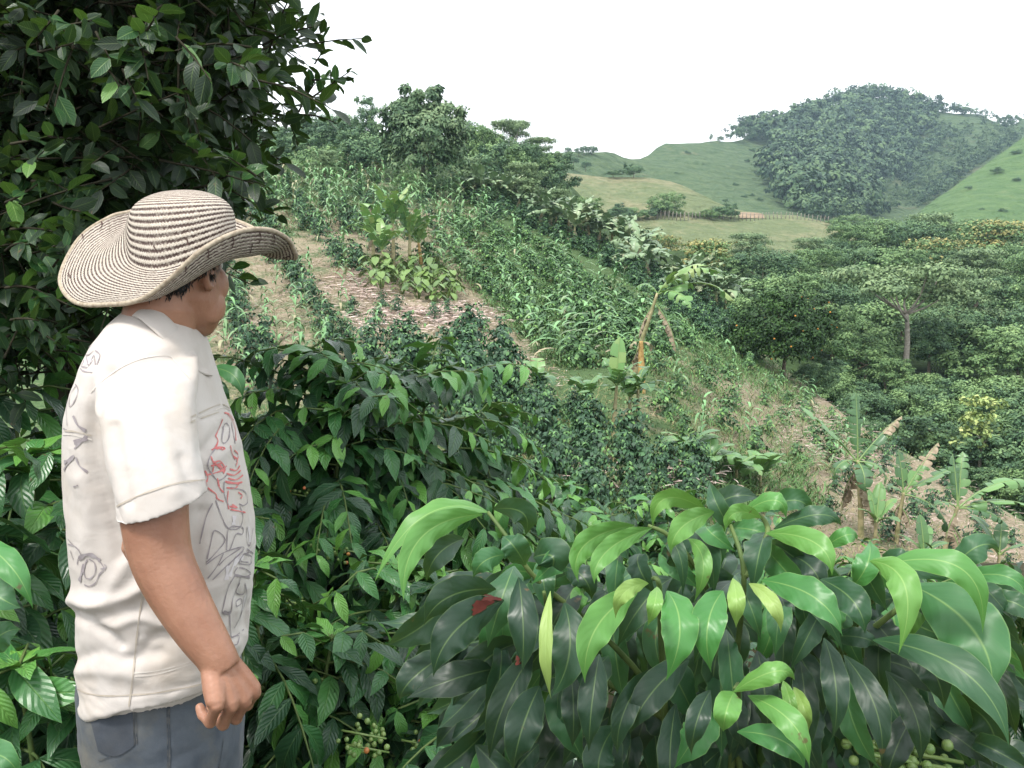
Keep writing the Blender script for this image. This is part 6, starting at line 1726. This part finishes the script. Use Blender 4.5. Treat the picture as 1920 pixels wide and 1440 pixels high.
# base px, tip px, bow of the midrib (px), width px, depth at base / tip, roll deg, tint, fold
FG = [((918, 962), (702, 1092), (-10, -62), 46, 1.02, .95, 50, .80, .25), ((905, 965), (757, 1128), (-40, -40), 66, .98, .88, 25, .82, .28), ((925, 955), (985, 1005), (25, -18), 60, 1.06, 1.05, 30, .42, .15), ((985, 1060), (942, 1005), (0, -8), 70, .97, .96, 10, .50, .1), ((1000, 1045), (1025, 1085), (24, -20), 95, .96, .95, -15, .42, .5),
      ((950, 1040), (887, 1084), (-10, -10), 58, .94, .92, 5, .60, .12), ((945, 1125), (812, 1270), (-25, -15), 98, .98, .93, 10, .26, .15), ((930, 1105), (795, 1172), (-20, -20), 80, 1.0, .97, 20, .28, .1), ((972, 1082), (978, 1265), (6, 0), 74, .93, .90, 0, .30, .10), ((1032, 1108), (1034, 1312), (-10, 10), 34, .88, .87, 20, .97, .5),
      ((1058, 1130), (1033, 1308), (22, 5), 92, .94, .92, -10, .36, .12), ((1195, 1112), (1097, 1282), (-28, -20), 84, .90, .85, 12, .76, .22), ((1216, 1094), (1154, 1160), (-14, -16), 42, .86, .83, 10, .92, .2), ((1232, 1100), (1214, 1174), (4, -3), 38, .84, .82, 0, .90, .15), ((1250, 1108), (1248, 1278), (26, -14), 92, .90, .85, -8, .74, .16),
      ((1125, 1030), (1028, 1060), (-20, -12), 34, 1.0, .98, 30, .74, .2), ((1190, 985), (1085, 1092), (-40, -18), 58, .98, .90, 25, .80, .3), ((1222, 990), (1115, 1096), (-30, -10), 52, .96, .88, 20, .84, .3), ((1326, 958), (1224, 990), (-25, -40), 44, .98, .94, 30, .84, .25), ((1340, 960), (1258, 1040), (-20, -12), 58, .96, .90, 15, .86, .2),
      ((1370, 990), (1330, 900), (-6, 0), 46, .98, 1.0, 0, .44, .3), ((1385, 968), (1474, 976), (22, -34), 44, .98, .95, -30, .80, .2), ((1430, 958), (1520, 962), (15, -22), 52, 1.02, 1.0, -20, .46, .1), ((1428, 972), (1360, 1004), (-16, -26), 42, .94, .9, 15, .82, .2), ((1450, 992), (1578, 986), (20, -24), 48, 1.0, .98, -25, .46, .1),
      ((1436, 1000), (1560, 1080), (30, -22), 62, .94, .86, -18, .82, .25), ((1540, 1030), (1608, 1012), (14, -18), 40, .98, .98, -20, .78, .1), ((1600, 1098), (1630, 1012), (12, 0), 62, .92, .95, -10, .72, .35), ((1630, 1052), (1684, 1228), (40, -40), 76, .86, .80, -6, .80, .25), ((1648, 1062), (1842, 1188), (55, -60), 66, .88, .84, -30, .80, .25),
      ((1706, 1096), (1860, 1304), (42, -18), 150, .94, .84, -12, .60, .10), ((1775, 1078), (1874, 1032), (8, -30), 66, 1.0, 1.0, -20, .54, .1), ((1796, 1088), (1930, 1134), (24, -30), 46, .98, .93, -25, .72, .2), ((1356, 1108), (1334, 1262), (-18, -12), 84, .90, .86, 5, .70, .15), ((1374, 1084), (1380, 1178), (4, -2), 44, .84, .82, 8, .94, .3),
      ((1404, 1094), (1464, 1188), (14, -10), 38, .84, .80, -15, .95, .25), ((1428, 1088), (1580, 1194), (24, -20), 82, .90, .83, -14, .68, .15), ((1538, 1086), (1622, 1190), (20, -10), 78, .94, .88, -8, .44, .12), ((1636, 1200), (1892, 1400), (44, -40), 86, .92, .82, -22, .48, .12), ((1545, 1196), (1562, 1384), (14, 0), 66, .90, .86, -5, .30, .2),
      ((1582, 1228), (1652, 1432), (24, -4), 68, .90, .85, -6, .24, .2), ((1660, 1258), (1724, 1436), (24, -6), 66, .92, .88, -6, .12, .2), ((1374, 1298), (1490, 1276), (20, -28), 52, .84, .83, -25, .82, .2), ((1376, 1298), (1356, 1372), (-4, -2), 66, .82, .79, 4, .80, .35), ((1402, 1304), (1518, 1442), (26, -16), 66, .84, .79, -10, .80, .2),
      ((1382, 1372), (1508, 1446), (26, -18), 64, .86, .83, -15, .66, .2), ((1332, 1294), (1296, 1418), (-8, -2), 58, .88, .86, 5, .28, .3), ((1552, 1194), (1646, 1212), (14, -8), 46, .96, .94, -20, .40, .1), ((1488, 1288), (1516, 1372), (6, 0), 34, .92, .90, 0, .92, .4), ((1468, 1276), (1488, 1360), (4, 0), 32, .92, .90, 0, .88, .4),
      ((1000, 1225), (918, 1424), (-14, -4), 76, 1.0, .97, 10, .14, .2), ((1012, 1286), (962, 1446), (-8, 0), 90, .98, .95, 8, .26, .2), ((1070, 1262), (1073, 1402), (4, 0), 62, .96, .94, 0, .20, .2), ((1124, 1226), (1104, 1410), (-4, 0), 72, .94, .91, 4, .28, .15), ((1218, 1256), (1158, 1414), (-18, 0), 58, .95, .92, 14, .34, .3), ((1292, 1236), (1180, 1378), (-14, -8), 80, .96, .92, 12, .22, .15),
      ((1580, 1260), (1648, 1440), (-12, 10), 60, .94, .92, 30, .60, .3), ((1500, 1240), (1510, 1420), (6, 0), 64, .96, .94, 0, .16, .2), ((1420, 1220), (1440, 1380), (4, 0), 70, .98, .96, 0, .12, .2), ((1720, 1330), (1660, 1470), (-8, 0), 70, .98, .95, 10, .10, .2), ((1690, 1200), (1770, 1330), (18, -10), 78, .98, .94, -12, .22, .15), ((1110, 1010), (1180, 1060), (16, -16), 56, 1.04, 1.0, -20, .44, .15),
      ((1250, 1010), (1330, 1060), (20, -16), 60, 1.04, 1.0, -20, .40, .15), ((1300, 1070), (1240, 1040), (-8, -14), 50, 1.02, 1.0, 20, .40, .15), ((1480, 1040), (1540, 1120), (16, -10), 64, 1.02, .98, -12, .34, .15), ((1460, 1110), (1475, 1170), (4, 0), 50, .98, .96, 0, .34, .2), ((1680, 1120), (1600, 1180), (-10, -10), 60, 1.0, .97, 14, .30, .2), ((1830, 1120), (1950, 1180), (20, -16), 56, 1.0, .97, -20, .50, .15),
      ((1800, 1130), (1820, 1240), (10, -4), 54, 1.02, 1.0, -5, .34, .2), ((1300, 1130), (1290, 1220), (-6, 0), 56, .98, .96, 5, .20, .2), ((1140, 1100), (1120, 1230), (-8, 0), 66, 1.02, 1.0, 5, .22, .2), ((1050, 1060), (1110, 1130), (14, -12), 62, 1.06, 1.03, -14, .32, .2), ((870, 1010), (800, 1090), (-14, -10), 60, 1.06, 1.03, 14, .36, .2)]
gb = np.array(fg.location)
mb = MB()
def fg_leaf(mb, b0, t0, bow, w, d0, d1, roll, tint, fold, r_, nt=30, ns=5, wavy=1.0):
    a, e = P(b0[0], b0[1], d0), P(t0[0], t0[1], d1)
    dm = (d0 + d1) / 2 - .03
    m_ = P((b0[0] + t0[0]) / 2 + bow[0], (b0[1] + t0[1]) / 2 + bow[1], dm)
    c_ = 2 * m_ - (a + e) / 2
    t = np.linspace(0, 1, nt + 1)[:, None]
    pts = (1 - t) ** 2 * a + 2 * t * (1 - t) * c_ + t ** 2 * e
    tan = nrm(np.gradient(pts, axis=0))
    view = nrm(pts - _c)
    side = nrm(np.cross(tan, view))
    nor = nrm(np.cross(side, tan)); nor *= np.sign(-(nor * view).sum(1, keepdims=True))
    ro = (math.radians(roll) * np.linspace(1.0, .55, nt + 1) + math.radians(r_.normal() * 16) * np.linspace(-.6, 1.4, nt + 1) ** 2)[:, None]
    if side[nt // 2][2] < 0: side = -side
    s2 = side * np.cos(ro) + nor * np.sin(ro); n2 = nor * np.cos(ro) - side * np.sin(ro)
    if n2[nt // 2][2] < -0.2 and abs(roll) > 5:
        ro = -ro; s2 = side * np.cos(ro) + nor * np.sin(ro); n2 = nor * np.cos(ro) - side * np.sin(ro)
    wt = np.interp(t[:, 0], *SHAPES['big']) * w * .80 * dm / F / 2 / max(.75, math.cos(math.radians(roll)))
    s = np.linspace(-1, 1, 2 * ns + 1)
    ph = r_.uniform(0, 6.28, 2); fq_ = r_.uniform(18, 30); curl = r_.normal() * .6
    V = np.zeros((nt + 1, len(s), 3))
    for j, q_ in enumerate(s):
        wv_ = np.sin(t[:, 0] * fq_ + ph[0 if q_ < 0 else 1]) * .15 * wavy * abs(q_) ** 2.5 * np.minimum(1, t[:, 0] * 4)
        up = fold * abs(q_) * 1.0 - (.16 + .25 * curl) * q_ * q_ + wv_
        V[:, j] = pts + s2 * (wt * q_ * (1 - .10 * fold))[:, None] + n2 * (wt * up)[:, None]
    uv = np.stack(np.broadcast_arrays((s[None] + 1) / 2, t), -1)
    mb.add(V.reshape(-1, 3) - gb, grid_faces(nt + 1, len(s)), np.clip(tint + r_.normal() * .02, 0, 1), uv)
    return pts
r_ = np.random.default_rng(700)
for L_ in FG:
    fg_leaf(mb, *L_, r_)
# filler leaves deeper inside, mostly in the dark tints
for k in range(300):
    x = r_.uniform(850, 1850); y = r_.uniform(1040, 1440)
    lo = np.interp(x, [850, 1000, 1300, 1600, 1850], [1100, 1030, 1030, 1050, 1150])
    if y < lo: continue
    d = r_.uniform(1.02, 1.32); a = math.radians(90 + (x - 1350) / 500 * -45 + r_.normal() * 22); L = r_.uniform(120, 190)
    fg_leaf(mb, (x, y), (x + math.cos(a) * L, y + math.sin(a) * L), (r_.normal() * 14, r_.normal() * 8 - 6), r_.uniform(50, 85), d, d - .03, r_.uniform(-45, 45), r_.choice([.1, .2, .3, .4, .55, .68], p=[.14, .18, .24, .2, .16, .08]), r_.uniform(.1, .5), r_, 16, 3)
for k in range(58):
    x = r_.uniform(930, 1840)
    lo = np.interp(x, [850, 1000, 1150, 1330, 1600, 1850], [1060, 990, 1010, 960, 1040, 1090])
    y = lo + r_.uniform(0, 120); d = r_.uniform(.97, 1.12); a = math.radians(80 + (x - 1350) / 500 * -60 + r_.normal() * 35); L = r_.uniform(75, 140)
    fg_leaf(mb, (x, y), (x + math.cos(a) * L, y + math.sin(a) * L), (r_.normal() * 16, -r_.uniform(5, 26)), r_.uniform(40, 66), d, d - .04, r_.uniform(-40, 40), r_.choice([.38, .46, .55, .66, .76, .84], p=[.22, .24, .2, .14, .12, .08]), r_.uniform(.1, .45), r_, 18, 3)
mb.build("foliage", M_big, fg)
# twigs and green shoots
tb = MB()
for pts_ in [[(1380, 1700, 1.2), (1370, 1450, 1.12), (1385, 1300, .95), (1378, 1290, .86)], [(1380, 1700, 1.2), (1250, 1350, 1.1), (1140, 1200, 1.02), (1010, 1090, .98), (960, 1020, .98), (915, 960, 1.0)], [(1370, 1500, 1.15), (1380, 1250, 1.05), (1395, 1080, .93), (1370, 985, .96)],
             [(1250, 1400, 1.1), (1240, 1200, .98), (1236, 1098, .87), (1224, 1085, .88)], [(1395, 1500, 1.15), (1550, 1250, 1.05), (1640, 1120, .95), (1640, 1050, .9)], [(1395, 1500, 1.15), (1340, 1150, 1.02), (1270, 1020, .98), (1215, 985, .98)], [(1395, 1080, .93), (1440, 1000, .95), (1420, 960, .97)], [(1550, 1250, 1.05), (1700, 1130, .99), (1790, 1085, .99)],
             [(1640, 1120, .95), (1610, 1100, .93), (1600, 1095, .93)], [(1250, 1350, 1.1), (1060, 1220, 1.02), (1020, 1110, .92)]]:
    c_ = catmull(np.array([P(*p_) - gb for p_ in pts_]), 5)
    tb.add(*tube(c_, np.linspace(.0045, .002, len(c_)), 7))
tb.build("stem", M_greenstem, fg)
tb = MB()
# blemishes: a torn red brown patch and a scorched leaf tip, as thin flakes on the leaves
M_blem = simple_mat("leaf_scorch", (0.05, 0.010, 0.008), (0.12, 0.03, 0.02), 60, .7, .2)
bv = bvh_of(fg.children[0])
def patch_on(poly, name, lift=.002):
    m_ = MB(); V = []
    for x, y in poly:
        d_ = Vector(PY(x, y, 1.0) - _c).normalized()
        h_ = bv.ray_cast(Vector(_c - gb), d_)
        if h_[0] is None: return
        n_ = np.array(h_[1]); n_ *= np.sign(-n_ @ np.array(d_))
        V.append(np.array(h_[0]) + n_ * lift)
    m_.add(V, [tuple(range(len(V)))])
    tag(m_.build(name, M_blem, fg), None)
def ragged(cx, cy, rx, ry, rot, n=26):
    out = []
    for i in range(n):
        t_ = 6.2832 * i / n; k = 1 + .28 * math.sin(3 * t_ + 1) + r_.normal() * .13
        x_, y_ = math.cos(t_) * rx * k, math.sin(t_) * ry * k
        out.append((cx + x_ * math.cos(rot) - y_ * math.sin(rot), cy + x_ * math.sin(rot) + y_ * math.cos(rot)))
    return out
patch_on(ragged(902, 1136, 24, 10, -.5), "scorched_patch", .0012)
patch_on(ragged(918, 1122, 17, 6, .1), "scorched_patch", .0014)
patch_on(ragged(971, 1240, 5, 9, .2), "scorched_patch", .0012)
bm_ = MB()
for (x, y, d) in [(1690, 1425, 1.0), (1725, 1415, 1.02), (1660, 1405, 1.02)]:
    berry_cluster(r_, bm_, P(x, y, d) - gb, 14, .0062, .016, .0)
bm_.build("berries", [M_berry, M_berryripe], fg)
# a broad bright leaf reaching in at the left edge
lf_ = thing("leafy_shoot", "bright green broad leaves reaching in at the left edge beside the man", "shoot", (P(-60, 1500, 1.0)[0], .95, ground_z(-.6, .95)))
gb = np.array(lf_.location); mb = MB()
for L_ in [((-60, 1010), (62, 1142), (14, -20), 66, .95, .90, -12, .70, .2), ((-70, 1060), (40, 1140), (0, 10), 90, 1.0, .95, -6, .60, .15), ((-60, 1430), (40, 1460), (6, -30), 70, .95, .9, -10, .6, .2), ((-50, 1250), (40, 1180), (0, -20), 70, 1.0, 1.0, 20, .5, .2)]:
    fg_leaf(mb, *L_, r_)
mb.build("foliage", M_big, lf_)
tb = MB().add(*tube(catmull(np.array([[0, 0, -.1], P(-70, 1300, 1.0) - gb, P(-60, 1000, .95) - gb]), 6), np.linspace(.008, .004, 13), 6)); tb.build("stem", M_greenstem, lf_)

# leaves showing past the man's chest, from the bush beyond him
lv = thing("leafy_shoot", "pair of glossy leaves showing just in front of the man's collar", "shoot", (PY(400, 720, 2.1)[0], 2.1, ground_z(-.7, 2.1)))
gb = np.array(lv.location); mb = MB()
for L_ in [((395, 690), (455, 748), (14, -14), 40, 2.1, 2.05, -15, .62, .2), ((390, 700), (432, 750), (2, 4), 34, 2.12, 2.1, -5, .45, .2), ((380, 680), (350, 640), (0, -5), 36, 2.15, 2.15, 10, .5, .2)]:
    fg_leaf(mb, *L_, r_)
mb.build("foliage", M_big, lv)
tb = MB().add(*tube(catmull(np.array([[0, 0, -.1], PY(330, 900, 2.12) - gb, PY(390, 690, 2.1) - gb]), 6), np.linspace(.010, .004, 13), 6)); tb.build("stem", M_greenstem, lv)
# ------------------------------------------------------------------ air
hz_, nt = None, None
m = bpy.data.materials.new("haze_air"); m.use_nodes = True
nt = m.node_tree
nt.nodes.clear()
ho = nt.nodes.new("ShaderNodeOutputMaterial"); hv = nt.nodes.new("ShaderNodeVolumePrincipled")
hv.inputs['Color'].default_value = (0.60, 0.82, 1.0, 1)
hv.inputs['Density'].default_value = 0.00024
hv.inputs['Anisotropy'].default_value = 0.0
nt.links.new(hv.outputs[0], ho.inputs['Volume'])
x0, x1, y0, y1, z0, z1 = -910, 910, -260, 910, -36, 260
hm = MB().add([(x0, y0, z0), (x1, y0, z0), (x1, y1, z0), (x0, y1, z0), (x0, y0, z1), (x1, y0, z1), (x1, y1, z1), (x0, y1, z1)],
              [(3, 2, 1, 0), (4, 5, 6, 7), (0, 1, 5, 4), (1, 2, 6, 5), (2, 3, 7, 6), (3, 0, 4, 7)])
tag(hm.build("haze", m, smooth=False), "thin pale haze over the valley", "haze", None, 'stuff')
